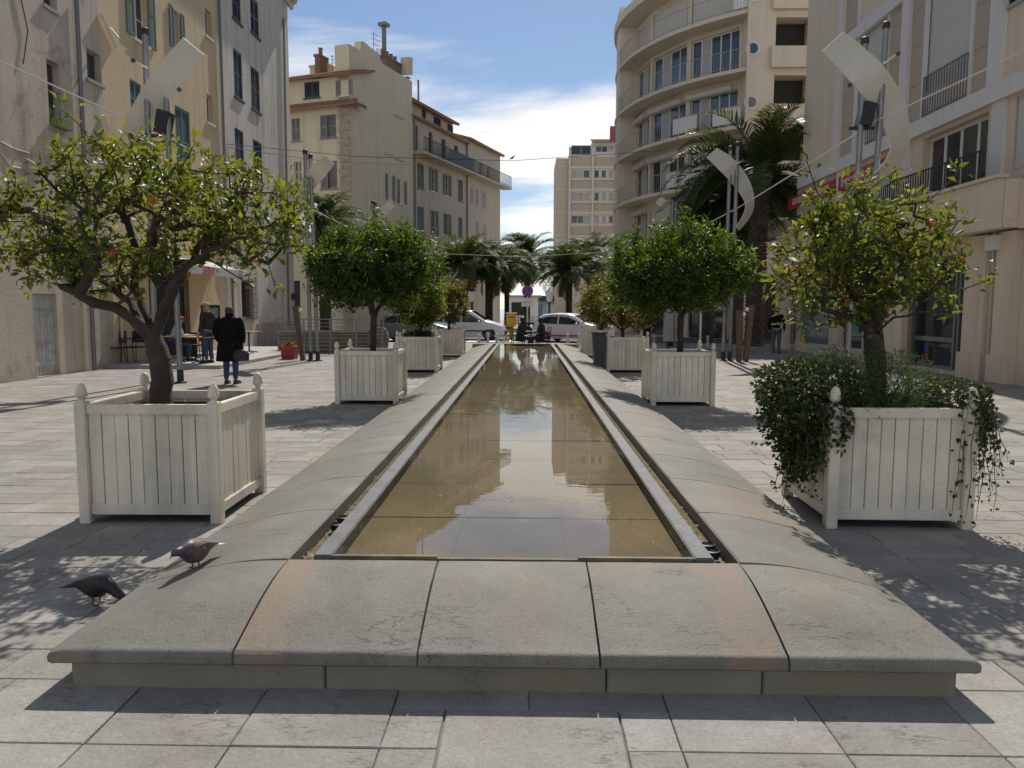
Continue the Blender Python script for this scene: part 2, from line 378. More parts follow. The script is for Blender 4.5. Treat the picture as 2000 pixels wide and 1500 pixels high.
def slab_mesh(mb, c0, a, c1, b, dz, ox=0.0, oy=0.0):
    g = 0.0022; j = [random.uniform(-0.003,0.003) for _ in range(4)]; z0 = -0.04; z1 = dz; c = 0.004
    x0, x1, y0, y1 = c0+g-ox, c1-g-ox, a+g-oy, b-g-oy
    mb.add([(x0,y0,z0),(x1,y0,z0),(x1,y1,z0),(x0,y1,z0),(x0+j[0],y0+j[1],z1-c),(x1+j[2],y0,z1-c),(x1,y1+j[3],z1-c),(x0,y1,z1-c),
            (x0+c+j[0],y0+c+j[1],z1),(x1-c+j[2],y0+c,z1),(x1-c,y1-c+j[3],z1),(x0+c,y1-c,z1)],
           [(0,1,5,4),(1,2,6,5),(2,3,7,6),(3,0,4,7),(4,5,9,8),(5,6,10,9),(6,7,11,10),(7,4,8,11),(8,9,10,11)])
def inview(s):
    x, y = toimg(((s[0]+s[2])/2, (s[1]+s[3])/2, 0)); return -60 < x < 2060 and y < 1570
vis = sorted([s for s in slabs if inview(s) and not (s[1] < 3.0 and s[0] < HX1 and s[2] > HX0 and False)], key=lambda s: s[1]*s[1]/((s[2]-s[0])*(s[3]-s[1])))
near = set(vis[:296]); rest = MB()
for s in slabs:
    dz = random.uniform(-0.0022, 0.0018)
    subs = [s]
    if s[0] < HX1 and s[2] > HX0 and s[1] < 3.03 and s[3] > 2.3:      # cut round the inset stone
        c0, a, c1, b = s; subs = []
        top = min(b, 3.03)
        if b > 3.03+0.05: subs.append((c0, 3.03, c1, b))
        if c0 < HX0-0.05: subs.append((c0, a, HX0, top))
        if c1 > HX1+0.05: subs.append((HX1, a, c1, top))
    for q in subs:
        if s in near:
            mb = MB(); cx, cy = (q[0]+q[2])/2, (q[1]+q[3])/2; slab_mesh(mb, *q, dz, cx, cy); mb.build('paving_slab', M['pave'], plaza, (cx, cy, 0), smooth=False)
        else: slab_mesh(rest, *q, dz)
tag(rest.build('far_paving_slabs', M['pave'], plaza), kind='stuff')
mb = MB(); slab_mesh(mb, HX0+0.004, 2.26, HX1-0.004, 3.024, 0.0015, 0, 2.6); mb.build('paving_slab', M['pave'], plaza, (0, 2.6, 0))

# ================================================================== fountain
ftn = thing('fountain', 'long low stone fountain basin with domed grey coping and still brown water', 'fountain', (FX, FY0, 0))
CW, ZN0, ZN1, ZI = 0.80, 0.125, 0.195, 0.335     # coping width, nose bottom and top, inner height
def hz(d):
    if d < 0.035: t = d/0.035; return ZN1-0.028*(1-math.sqrt(max(0, 1-(1-t)**2)))
    return ZN1+(ZI-ZN1)*math.sin(math.pi/2*min(1, (d-0.035)/(CW-0.035)))
PD = [0,0.004,0.012,0.022,0.035,0.07,0.13,0.2,0.28,0.36,0.45,0.54,0.63,0.71,0.785,0.795]
def prof():
    top = [(d, hz(d)) for d in PD]; top[-1] = (CW-0.004, ZI-0.008)
    return [(0.06,ZN0),(0.018,ZN0),(0.004,ZN0+0.012)]+top+[(CW-0.004,0.16),(CW-0.004,0.12)]
def coping_mesh(L, seed=0):
    rg = random.Random(seed); g = 0.0016; p = prof(); ys = (g, g+0.004, L*0.2, L*0.4, L*0.6, L*0.8, L-g-0.004, L-g); rings = []
    for i, yy in enumerate(ys):
        end = i in (0, 7); row = []
        for q, (d, z) in enumerate(p):           # worn arrises: small nicks along the joints and the nose
            sh = (0.003+(rg.random()**4)*0.010) if end and z > ZN1-0.02 else 0
            row.append((d+(abs(rg.gauss(0,0.0022)) if 3 <= q <= 6 else 0), yy+(rg.uniform(0,0.004)*(1 if i == 0 else -1) if end else 0), z-sh+(rg.gauss(0,0.0008) if q > 6 and q < 18 else 0)))
        rings.append(row)
    return MB().loft(rings).mesh('coping_stone', M['stone'], smooth=35, fix=True)
SL = 1.0
cms = [coping_mesh(SL, s_) for s_ in range(6)]; nside = int(round((FY1-FY0-CW)/SL))
for k in range(nside):
    inst('coping_stone', cms[k % 6], ftn, (-FW, CW+k*SL, 0)); inst('coping_stone', cms[(k*5+2) % 6], ftn, (FW, CW+(k+1)*SL, 0), (0,0,math.pi))
FC = [-FW+CW, -0.39, 0.385, FW-CW]
for a, b in zip(FC[:-1], FC[1:]): inst('coping_stone', coping_mesh(b-a, int(b*100)), ftn, (b, 0, 0), (0,0,math.pi/2))
def smin(a, b, k=0.05):
    h = max(k-abs(a-b), 0)/k; return min(a,b)-h*h*k*0.25
def corner(mirror):
    n = len(PD); g = 0.0028; vs = []
    for i in range(n):
        for j in range(n):
            d, e = min(PD[i], CW-g), min(PD[j], CW-g); z = smin(hz(d), hz(e), 0.03)
            vs.append((d, e, z))
    fs = [(i*n+j, (i+1)*n+j, (i+1)*n+j+1, i*n+j+1) for i in range(n-1) for j in range(n-1)]
    mb = MB(); mb.add(vs, fs)
    for ring, flip in (([(i*n) for i in range(n)], 0), ([i*n+n-1 for i in range(n)], 1), (list(range(n)), 1), ([(n-1)*n+j for j in range(n)], 0)):
        base = [(vs[q][0]+(0.018 if vs[q][0] < 0.01 else 0), vs[q][1]+(0.018 if vs[q][1] < 0.01 else 0), ZN0) for q in ring]; top = [vs[q] for q in ring]
        mid = [(vs[q][0]+(0.002 if vs[q][0] < 0.01 else 0), vs[q][1]+(0.002 if vs[q][1] < 0.01 else 0), ZN0+0.012) for q in ring]
        mb.loft([base, mid, top], close=False, cap=False)
    mb.quad((0.018,0.018,ZN0),(CW,0.018,ZN0),(CW,CW,ZN0),(0.018,CW,ZN0))
    return mb.build('coping_stone', M['stone'], ftn, (-FW if not mirror else FW, 0, 0), smooth=35, scale=(1,1,1) if not mirror else (-1,1,1))
corner(False); corner(True)
# plinth of larger blocks under the overhang
SB = 0.062
for a, b in ((-FW+SB,-0.8),(-0.8,0.42),(0.42,1.09),(1.09,FW-SB)):
    MB().box(a+0.003,SB,-0.03,b-0.003,0.5,ZN0+0.012).build('plinth_stone', M['plinth'], ftn, bevel=0.006)
for k in range(13):
    y0 = 0.5+k*2.0; y1 = min(y0+2.0, FY1-FY0-0.06)
    for s in (-1, 1):
        a, b = sorted((s*(FW-SB), s*(FW-CW+0.01)))
        MB().box(a,y0+0.003,-0.03,b,y1-0.003,ZN0+0.012).build('plinth_stone', M['plinth'], ftn, bevel=0.006)
LY = FY1-FY0
for a, b in ((-FW,-0.64),(-0.64,0.64),(0.64,FW)):
    MB().cbox(a+0.003,LY-0.4,-0.02,b-0.003,LY+0.12,0.335,0.02).build('coping_stone', M['stone'], ftn)
IH = FW-CW                                        # inner half width 1.14
RO, RI = IH-0.125, IH-0.225                       # rim outer and inner
ZR, ZW = 0.352, 0.340
YR0, YR1 = CW+0.012, LY-0.42
MB().box(-IH,CW-0.02,0.10,IH,LY-0.4,0.245).build('trough_floor', M['trough'], ftn)
MB().box(-RI,YR0+0.03,0.19,RI,YR1-0.1,0.266).build('basin_floor', M['basin'], ftn)
for k in range(24):                               # slabs of the basin floor under the water
    ya, yb = YR0+0.034+k*1.0, min(YR0+0.034+(k+1)*1.0, YR1-0.1)
    for a, b in ((-RI,-0.34),(-0.34,0.30),(0.30,RI)): MB().box(a+0.006,ya+0.006,0.24,b-0.006,yb-0.006,0.272+random.uniform(-0.004,0.003)).build('basin_slab', M['basin'], ftn)
for s in (-1, 1):
    a, b = sorted((s*RI, s*RO))
    MB().box(a,YR0,0.2,b,YR1,ZR).build('basin_rim', M['rim'], ftn, bevel=0.006)
for a, b in ((-RI+0.002,-0.40),(0.345,RI-0.002)):
    MB().box(a,YR0,0.23,b,YR0+0.032,ZR-0.004).build('basin_rim', M['rimface'], ftn, bevel=0.003)
MB().box(-0.398,YR0+0.002,0.23,0.343,YR0+0.030,ZW-0.004).build('overflow_weir', M['rimface'], ftn)
MB().box(-RO+0.102,YR1-0.1,0.23,RO-0.102,YR1,ZR-0.002).build('basin_rim', M['rim'], ftn)
# underwater strips: the buried edging seen through the water
# water
wmt = bpy.data.materials.new('pool_water'); wmt.use_nodes = True; t = wmt.node_tree; t.nodes.clear()
def tn(ty, **k):
    n = t.nodes.new(ty)
    for a, v in k.items(): setattr(n, a, v)
    return n
o_ = tn('ShaderNodeOutputMaterial'); ms = tn('ShaderNodeMixShader'); fr = tn('ShaderNodeFresnel'); fr.inputs[0].default_value = 1.6
tr = tn('ShaderNodeBsdfTransparent'); tr.inputs[0].default_value = (0.97,0.94,0.86,1); gl = tn('ShaderNodeBsdfGlossy'); gl.inputs['Roughness'].default_value = 0.015
ge = tn('ShaderNodeNewGeometry')
def wnoise(sc, mapping, det=3):
    mpn = tn('ShaderNodeMapping'); mpn.inputs['Scale'].default_value = mapping; t.links.new(ge.outputs['Position'], mpn.inputs[0])
    n = tn('ShaderNodeTexNoise'); n.inputs['Scale'].default_value = sc; n.inputs['Detail'].default_value = det; t.links.new(mpn.outputs[0], n.inputs['Vector']); return n.outputs['Fac']
bu = tn('ShaderNodeBump'); bu.inputs['Distance'].default_value = 0.05
ad = tn('ShaderNodeMath', operation='ADD'); t.links.new(wnoise(3.6,(0.6,1.0,1)), ad.inputs[0])
m2 = tn('ShaderNodeMath', operation='MULTIPLY'); m2.inputs[1].default_value = 0.2; t.links.new(wnoise(14,(0.5,1.0,1),2), m2.inputs[0]); t.links.new(m2.outputs[0], ad.inputs[1])
# breeze patches: calm and ruffled areas
mrn = tn('ShaderNodeMapRange', interpolation_type='SMOOTHSTEP'); mrn.inputs[1].default_value = 0.38; mrn.inputs[2].default_value = 0.66; mrn.inputs[3].default_value = 0.002; mrn.inputs[4].default_value = 0.028
t.links.new(wnoise(0.55,(0.7,1,1),2), mrn.inputs[0]); t.links.new(mrn.outputs[0], bu.inputs['Strength'])
t.links.new(ad.outputs[0], bu.inputs['Height']); t.links.new(bu.outputs[0], gl.inputs['Normal']); t.links.new(bu.outputs[0], fr.inputs['Normal'])
nb_ = tn('ShaderNodeMath', operation='SUBTRACT'); nb_.inputs[0].default_value = 1.0; t.links.new(ge.outputs['Backfacing'], nb_.inputs[1])
fb_ = tn('ShaderNodeMath', operation='MULTIPLY'); t.links.new(fr.outputs[0], fb_.inputs[0]); t.links.new(nb_.outputs[0], fb_.inputs[1])      # light coming up from the shallow bed passes the film
t.links.new(fb_.outputs[0], ms.inputs[0]); t.links.new(tr.outputs[0], ms.inputs[1]); t.links.new(gl.outputs[0], ms.inputs[2]); t.links.new(ms.outputs[0], o_.inputs[0])
struct(MB().add([(-RI-0.004,YR0+0.028,ZW),(-0.398,YR0+0.028,ZW),(-0.398,YR0+0.002,ZW),(0.343,YR0+0.002,ZW),(0.343,YR0+0.028,ZW),(RI+0.004,YR0+0.028,ZW),(RI+0.004,YR1-0.098,ZW),(-RI-0.004,YR1-0.098,ZW)],[(0,1,2,3,4,5,6,7)]).build('pool_water', wmt, loc=(FX,FY0,0)))
# thin wet film in the side troughs, with lamps and litter
for s in (-1, 1):
    a, b = sorted((s*(RO+0.004), s*(IH-0.008)))
    struct(MB().quad((a,CW+0.3,0.258),(b,CW+0.3,0.258),(b,LY-0.45,0.258),(a,LY-0.45,0.258)).build('trough_water', wmt, loc=(FX,FY0,0)))
    for yy in ((0.78+CW, 0.94+CW) if s < 0 else (0.30+CW, 0.42+CW)):
        l = MB().lathe([(0.03,0.0),(0.042,0.03),(0.042,0.055),(0.034,0.058),(0.030,0.045)], 16).build('trough_lamp', M['black'], ftn, (s*(RO+IH)/2, yy, 0.246), smooth=40)
        MB().lathe([(0.029,0.0),(0.024,0.008)], 14).build('lamp_lens', M['glass'], l, (0,0,0.045))
mb = MB(); lit = mat('dry_litter', (0.26,0.19,0.10), 0.9, island=0.5, islcol=((0.14,0.20,0.05),(0.85,1.0)))
for k in range(520):
    s = random.choice((-1,1)); x = s*random.uniform(RO+0.008, IH-0.012); yy = CW+0.02+24*random.random()**2.2; z = 0.262+random.uniform(0,0.012); a = random.uniform(0,6.3); l = random.uniform(0.008,0.026)
    ca, sa = math.cos(a)*l, math.sin(a)*l
    mb.add([(x-ca,yy-sa,z),(x+sa*0.4,yy-ca*0.4,z+random.uniform(0,0.01)),(x+ca,yy+sa,z+0.004),(x-sa*0.4,yy+ca*0.4,z)],[(0,1,2,3)])
tag(mb.build('leaf_litter', lit, None, (FX,FY0,0)), 'brown leaf litter lying in the side troughs of the fountain', 'litter', kind='stuff')

# ================================================================== planters
PW, PH = 1.09, 0.92
def planter_proto():
    root = bpy.data.objects.new('planter', None); COL.objects.link(root)
    h = PW/2; ps = 0.085
    post = MB().box(-ps/2,-ps/2,0,ps/2,ps/2,0.94).mesh('post', M['paint'], bevel=0.006)
    fin = MB().lathe([(r_*0.9, z_*0.93) for r_, z_ in [(0.030,0.0),(0.026,0.012),(0.022,0.02),(0.030,0.03),(0.044,0.042),(0.047,0.062),(0.045,0.078),(0.041,0.088),(0.042,0.095),(0.038,0.115),(0.028,0.135),(0.014,0.149),(0.004,0.153)]], 18).mesh('finial', M['paint'], smooth=60)
    L = PW-2*ps+0.004
    rt = MB().box(-L/2,-0.026,0,L/2,0.026,0.075).mesh('top_rail', M['paint'], bevel=0.005)
    rb = MB().box(-L/2,-0.024,0,L/2,0.024,0.082).mesh('bottom_rail', M['paint'], bevel=0.005)
    n = 9; w = (L-0.004)/n
    pls = [MB().box(-w/2+0.0022,-0.009,0,w/2-0.0022,0.009,PH-0.075-0.148+0.004).mesh('plank', M['paint'], bevel=0.003) for _ in range(1)]
    lin = MB().box(-L/2,-0.004,0,L/2,0.004,PH-0.2).mesh('liner', M['groove'])
    for i, (sx, sy) in enumerate(((-1,-1),(1,-1),(1,1),(-1,1))):
        p = inst('post', post, root, (sx*(h-ps/2), sy*(h-ps/2), 0), (0,0,0)); inst('finial', fin, p, (0,0,0.938))
    for a in range(4):
        q = Matrix.Rotation(a*math.pi/2, 3, 'Z')
        def P(x, yy, z): return tuple(q @ Vector((x, yy, z)))
        ro = (0,0,a*math.pi/2)
        inst('top_rail', rt, root, P(0,-h+ps/2,PH-0.075), ro); inst('bottom_rail', rb, root, P(0,-h+ps/2,0.068), ro)
        for k in range(n): inst('plank', pls[0], root, P(-L/2+0.002+w*(k+0.5), -h+ps/2+0.002+random.uniform(-0.002,0.002), 0.148), (0,random.uniform(-0.0016,0.0016),ro[2]), (random.uniform(0.978,1.0),1,1))
        inst('liner', lin, root, P(0,-h+ps/2+0.02,0.1), ro)
    sm = MB(); g = 14
    vs = [((i/g-0.5)*(PW-2*ps+0.02), (j/g-0.5)*(PW-2*ps+0.02), 0.80+0.03*math.sin(i*1.7+j*0.9)+random.uniform(-0.02,0.02)) for i in range(g+1) for j in range(g+1)]
    sm.add(vs, [(i*(g+1)+j,(i+1)*(g+1)+j,(i+1)*(g+1)+j+1,i*(g+1)+j+1) for i in range(g) for j in range(g)])
    sm.build('soil', M['soil'], root)
    return root
proto = planter_proto()
PL = {'L1': (-2.885,6.24,0.9), 'L2': (-2.76,13.62,0.3), 'L3': (-2.84,20.3,-0.5), 'L4': (-2.73,26.85,0.4), 'R1': (2.82,6.25,-0.9), 'R2': (2.67,13.64,0.5), 'R3': (2.62,20.5,0.4), 'R4': (2.46,27.05,-0.4)}
PLAB = {'L1': 'white wooden planter box beside the two pigeons, bare soil under an orange tree', 'L2': 'white wooden planter box holding the round clipped laurel across from the cafe railing',
        'L3': 'white wooden planter box with low green plants around a small citrus stem', 'L4': 'white wooden planter box farthest along the fountain beside the white minivan',
        'R1': 'white wooden planter box overgrown with trailing ivy and rosemary', 'R2': 'white wooden planter box holding the round clipped laurel before the palm trunks',
        'R3': 'white wooden planter box with a dark grey bin against its side', 'R4': 'white wooden planter box behind the dark grey bin near the white hatchback'}
first = True
for k, (x, yy, a) in PL.items():
    o = proto if first else copy_tree(proto); first = False
    o.location = (x, yy, 0); o.rotation_euler = (0,0,R(a)); tag(o, PLAB[k], 'planter', 'white planter boxes along the fountain')

# ================================================================== trees
def leaves(P, D, ln, wd, up=0.55, rnd=0.7, fold=0.25):
    """leaf blades: 4 triangles each, folded on the midrib; P anchor points, D preferred directions"""
    n = len(P); d = D + RNG.normal(0, rnd, (n,3)); d[:,2] -= 0.15; d /= np.linalg.norm(d, axis=1)[:,None]+1e-9
    nm = RNG.normal(0, 0.75, (n,3)); nm[:,2] += up*1.6
    s = np.cross(d, nm); s /= np.linalg.norm(s, axis=1)[:,None]+1e-9; nn = np.cross(s, d)
    l = (ln*RNG.uniform(0.65,1.2,n))[:,None]; w = (wd*RNG.uniform(0.7,1.15,n))[:,None]
    a = P; tip = P+d*l-nn*l*0.12; mid = P+d*l*0.48-nn*w*fold*0.0; Lp = P+d*l*0.42+s*w*0.5+nn*w*fold; Rp = P+d*l*0.42-s*w*0.5+nn*w*fold
    V = np.stack([a,Lp,tip,Rp,mid], 1).reshape(-1,3); b = (np.arange(n)*5)[:,None]
    F = np.concatenate([b+np.array([[0,4,1]]), b+np.array([[4,2,1]]), b+np.array([[0,3,4]]), b+np.array([[4,3,2]])])
    return V, F
def in_env(env, n):
    """random points in a union of ellipsoids (c, r, weight, shell)"""
    w = np.array([e[2] for e in env]); idx = RNG.choice(len(env), n, p=w/w.sum()); out = []
    for i in idx:
        c, r, _, sh = env[i]; v = RNG.normal(0,1,3); v /= np.linalg.norm(v); rad = (sh+(1-sh)*RNG.random())**(1/2.2) if sh < 1 else 1
        out.append(np.array(c)+v*rad*np.array(r))
    return np.array(out)
def skeleton(limbs, targets, step=0.13):
    pos = []; par = []
    def near(p, pool=None):
        a = np.array(pos); d = np.linalg.norm(a-p, axis=1); return int(d.argmin()), float(d.min())
    for L in limbs:
        pts = [np.array(p, float) for p in L]
        if not pos: pos.append(pts[0]); par.append(-1); cur = 0
        else: cur = near(pts[0])[0]
        for p in pts[1:]:
            st = pos[cur]; n = max(1, int(np.linalg.norm(p-st)/0.09))
            for i in range(1, n+1):
                q = st+(p-st)*i/n + (RNG.normal(0,0.008,3) if i < n else 0); pos.append(q); par.append(cur); cur = len(pos)-1
    fork = np.array(limbs[0][-1], float); nt0 = len(limbs[0])
    order = np.argsort(np.linalg.norm(targets-fork, axis=1)); tips = []
    lock = int(np.linalg.norm(np.array(limbs[0][-1])-np.array(limbs[0][0]))/0.09)
    for ti in order:
        p = targets[ti]; a = np.array(pos); d = np.linalg.norm(a-p, axis=1); d[:max(1,lock-2)] += 5
        d += 0.25*np.maximum(0, a[:,2]-p[2])
        cur = int(d.argmin()); st = pos[cur]; dist = np.linalg.norm(p-st); n = max(1, int(dist/step))
        for i in range(1, n+1):
            q = st+(p-st)*i/n; q = q+RNG.normal(0, 0.014, 3); q[2] += 0.05*dist*math.sin(math.pi*i/n)
            pos.append(q); par.append(cur); cur = len(pos)-1
        tips.append(cur)
    return np.array(pos), par, tips
def skel_mesh(pos, par, tips, r_base, r_tip, sides=6, expo=None):
    n = len(pos); cnt = np.zeros(n)
    for t_ in tips: cnt[t_] += 1
    for i in range(n-1, 0, -1): cnt[par[i]] += cnt[i]
    cnt = np.maximum(cnt, 1); ex = math.log(r_base/r_tip)/math.log(cnt[0]); rad = r_tip*cnt**ex
    V = []; F = []; ring = {}
    dirs = np.zeros((n,3)); kids = [[] for _ in range(n)]
    for i in range(1, n): kids[par[i]].append(i)
    k = 0
    for i in range(1, n):
        p = par[i]; d = pos[i]-pos[p]; L = np.linalg.norm(d)
        if L < 1e-6: continue
        d = d/L; ref = np.array([0,0,1.0]) if abs(d[2]) < 0.9 else np.array([1.0,0,0]); a = np.cross(d, ref); a /= np.linalg.norm(a); b = np.cross(a, d)
        ns = sides if rad[i] > r_tip*2.2 else 4
        rp = min(rad[p], rad[i]*1.35)
        an = np.arange(ns)*2*math.pi/ns; c = np.cos(an)[:,None]*a+np.sin(an)[:,None]*b
        re = rad[i]
        if len(kids[i]) > 1: re = min(re, max(rad[q] for q in kids[i])*1.25)
        V.append(pos[p]-d*rp*0.3+c*rp); V.append(pos[i]+d*re*0.15+c*re)
        for q in range(ns): F.append((k+q, k+(q+1)%ns, k+ns+(q+1)%ns, k+ns+q))
        k += 2*ns
    return np.concatenate(V), np.array(F)
def make_tree(name, label, base, limbs, env, ntar, lpt, ln, wd, lmat, r_base, r_tip=0.0035, group=None, fruit=0, fruitr=0.026, spread=0.09, cat='tree', up=0.55, bark='bark', clump=0, csig=0.1):
    root = thing(name, label, cat, base, 0, group); base = np.array(base)
    limbs = [[np.array(p)-base for p in L] for L in limbs]; env = [(np.array(c)-base, r, w, s) for c, r, w, s in env]
    T = in_env(env, ntar)
    if clump:
        Cn = in_env(env, max(8, ntar//clump)); T = np.concatenate([Cn[RNG.integers(0, len(Cn), ntar-ntar//5)]+RNG.normal(0, csig, (ntar-ntar//5, 3)), T[:ntar//5]])
    pos, par, tips = skeleton(limbs, T); V, F = skel_mesh(pos, par, tips, r_base, r_tip)
    inst('trunk', np_mesh('trunk', V, F, M[bark], True), root)
    tp = pos[tips]; pp = pos[[par[t_] for t_ in tips]]; dr = tp-pp; dr /= np.linalg.norm(dr, axis=1)[:,None]+1e-9
    k = lpt; f = RNG.uniform(-0.9, 0.35, (len(tips), k, 1)); A = tp[:,None,:]+dr[:,None,:]*f*spread*1.6+RNG.normal(0, spread*0.42, (len(tips), k, 3))
    D = np.repeat(dr[:,None,:], k, 1)+RNG.normal(0,0.35,(len(tips),k,3)); D[:,:,2] += 0.15
    V, F = leaves(A.reshape(-1,3), D.reshape(-1,3), ln, wd, up)
    tag(inst('crown', np_mesh('crown', V, F, lmat), root), kind='stuff')
    if fruit:
        fm = MB().sphere((0,0,0), 1.0, 12, 8, (1,1,0.93)).mesh('orange', M['fruit'], smooth=True)
        ids = RNG.choice(len(tips), fruit, replace=False)
        for q in ids:
            p = tp[q]+dr[q]*0.02+np.array([0,0,-0.03]); s = fruitr*random.uniform(0.8,1.15); inst('orange', fm, root, tuple(p), (0,0,0), (s,s,s))
    return root
def A(px, py, Y): return np.array(at(px, py, Y))
def ell(px, py, Y, rx, rz, ry, w, sh=0.35):      # ellipsoid: size in pixels across the view, depth radius in metres
    k = Y/FPX; return (A(px,py,Y), (rx*k, ry, rz*k), w, sh)
# -- left orange tree
Y = 6.25
limbs = [[tuple(A(318,772,Y))[:2]+(0.78,), A(312,700,Y), A(298,655,Y)],
 [A(298,655,Y), A(262,625,Y-0.05), A(225,600,Y-0.12), A(185,592,Y-0.2), A(120,560,Y-0.25), A(60,530,Y-0.2)],
 [A(280,640,Y), A(255,590,Y+0.08), A(215,560,Y+0.12), A(165,510,Y+0.15), A(115,450,Y+0.1)],
 [A(295,650,Y), A(278,600,Y+0.15), A(262,560,Y+0.2), A(268,505,Y+0.25), A(240,400,Y+0.25), A(215,300,Y+0.2)],
 [A(300,650,Y), A(318,600,Y-0.12), A(345,545,Y-0.2), A(385,505,Y-0.28), A(450,470,Y-0.3), A(530,440,Y-0.2)],
 [A(300,650,Y), A(330,590,Y+0.2), A(350,530,Y+0.25), A(340,470,Y+0.3), A(370,380,Y+0.25)],
 [A(330,590,Y+0.2), A(300,540,Y+0.0), A(300,450,Y-0.1), A(330,370,Y-0.1)]]
env = [ell(90,450,Y,95,105,0.55,1.6), ell(200,440,Y,110,100,0.8,1.9), ell(330,425,Y,130,98,0.85,2.6), ell(470,412,Y,118,76,0.7,2.2), ell(215,330,Y,70,85,0.45,1.1), ell(400,345,Y,110,60,0.6,1.2), ell(548,440,Y,42,62,0.4,0.8), ell(110,525,Y,85,42,0.4,0.75), ell(225,505,Y,70,45,0.5,0.8), ell(250,285,Y,80,38,0.35,0.4)]
make_tree('orange_tree', 'orange tree with spreading limbs and small fruit in the box beside the pigeons', tuple(A(318,772,Y))[:2]+(0.78,), limbs, env, 600, 10, 0.080, 0.036, M['leaf'], 0.086, clump=10, csig=0.115, fruit=18, group='orange trees in planter boxes')
# -- right orange tree
Y = 6.25; b0 = A(1712,740,Y); b0[2] = 0.78
limbs = [[b0, A(1708,690,Y), A(1706,655,Y)],
 [A(1706,660,Y), A(1670,625,Y-0.1), A(1630,610,Y-0.2), A(1585,600,Y-0.25), A(1545,600,Y-0.2)],
 [A(1706,655,Y), A(1680,600,Y+0.1), A(1650,545,Y+0.1), A(1615,500,Y+0.05), A(1560,480,Y)],
 [A(1706,655,Y), A(1705,600,Y+0.2), A(1690,530,Y+0.25), A(1690,440,Y+0.25)],
 [A(1706,655,Y), A(1745,620,Y-0.1), A(1795,610,Y-0.2), A(1855,600,Y-0.2)],
 [A(1706,655,Y), A(1740,590,Y+0.1), A(1785,550,Y+0.1), A(1840,520,Y+0.05)],
 [A(1705,600,Y+0.2), A(1730,540,Y-0.05), A(1760,470,Y-0.1), A(1790,410,Y-0.1)]]
env = [ell(1565,580,Y,65,45,0.4,0.9), ell(1610,490,Y,85,85,0.6,1.5), ell(1700,460,Y,100,95,0.75,2.3), ell(1790,450,Y,85,80,0.6,1.6), ell(1845,540,Y,65,65,0.45,1.0), ell(1740,560,Y,90,45,0.55,0.8), ell(1640,570,Y,70,45,0.5,0.8)]
make_tree('orange_tree', 'orange tree above the trailing ivy with fruit on its upper twigs', tuple(b0), limbs, env, 430, 9, 0.082, 0.036, M['leaf'], 0.082, clump=10, csig=0.11, fruit=18, group='orange trees in planter boxes')
# -- clipped laurels
def laurel(label, px, Y, cx, cy, rx, rz, pxb, lit=0):
    b = A(pxb,690,Y); b[2] = 0.78; k = Y/FPX
    limbs = [[b, A(pxb+2,620,Y)], [A(pxb+2,620,Y), A(pxb-10,585,Y), A(cx-60,540,Y+0.1)], [A(pxb+2,620,Y), A(pxb+25,580,Y+0.1), A(cx+60,535,Y)], [A(pxb+2,620,Y), A(cx,520,Y-0.3)], [A(pxb+2,620,Y), A(cx,500,Y+0.4)]]
    env = [ell(cx,cy+14,Y,rx*0.97,rz*0.80,rx*k*0.95,3,0.4), ell(cx-rx*0.5,cy+24,Y,rx*0.5,rz*0.58,rx*k*0.6,1.2,0.4), ell(cx+rx*0.52,cy+22,Y,rx*0.5,rz*0.58,rx*k*0.6,1.2,0.4), ell(cx,cy-rz*0.10,Y,rx*0.80,rz*0.70,rx*k*0.75,1.8,0.4), ell(cx,cy+6,Y,rx*1.06,rz*0.92,rx*k*1.0,0.55,0.85)]
    make_tree('laurel_tree', label, tuple(b), limbs, env, 1000, 20, 0.11, 0.034, M['leafd'], 0.058, 0.003, group='clipped round laurels in planter boxes', spread=0.115, up=0.4, clump=3, csig=0.10)
laurel('round clipped laurel with a single slim trunk near the railing of the cafe side', 0, 13.62, 727, 512, 124, 88, 728)
laurel('round clipped laurel with a single slim trunk standing before the palm trunks', 0, 13.64, 1322, 516, 132, 96, 1328)
# -- smaller citrus further along
def small(label, Y, pxb, cx, cy, rx, rz, m, nt=260):
    b = A(pxb,690,Y); b[2] = 0.78; k = Y/FPX; fy = cy+rz*1.15
    limbs = [[b, A(pxb,fy,Y)], [A(pxb,fy,Y), A(cx-rx*0.5,cy+rz*0.4,Y)], [A(pxb,fy,Y), A(cx+rx*0.5,cy+rz*0.35,Y)], [A(pxb,fy,Y), A(cx,cy,Y-0.3)], [A(pxb,fy,Y), A(cx,cy,Y+0.3)]]
    env = [ell(cx,cy,Y,rx,rz,rx*k,3,0.4), ell(cx-rx*0.4,cy+rz*0.2,Y,rx*0.6,rz*0.75,rx*k*0.6,1), ell(cx+rx*0.4,cy+rz*0.15,Y,rx*0.6,rz*0.75,rx*k*0.6,1)]
    make_tree('citrus_tree', label, tuple(b), limbs, env, int(nt*1.4), 16, 0.10, 0.045, m, 0.05, 0.004, group='small citrus trees in planter boxes', spread=0.11, clump=9, csig=0.09)
small('small olive green citrus tree above low green planting', 20.3, 822, 820, 590, 54, 42, M['leaf'])
small('small yellow green citrus tree in front of the white minivan', 26.85, 877, 874, 585, 42, 42, M['leafy'])
small('citrus tree with yellowing leaves and several stems beside the grey bin', 20.5, 1216, 1212, 583, 82, 55, M['leafy'], 320)
small('low citrus tree half hidden behind the yellowing one near the hatchback', 27.05, 1176, 1180, 598, 40, 42, M['leafy'], 160)

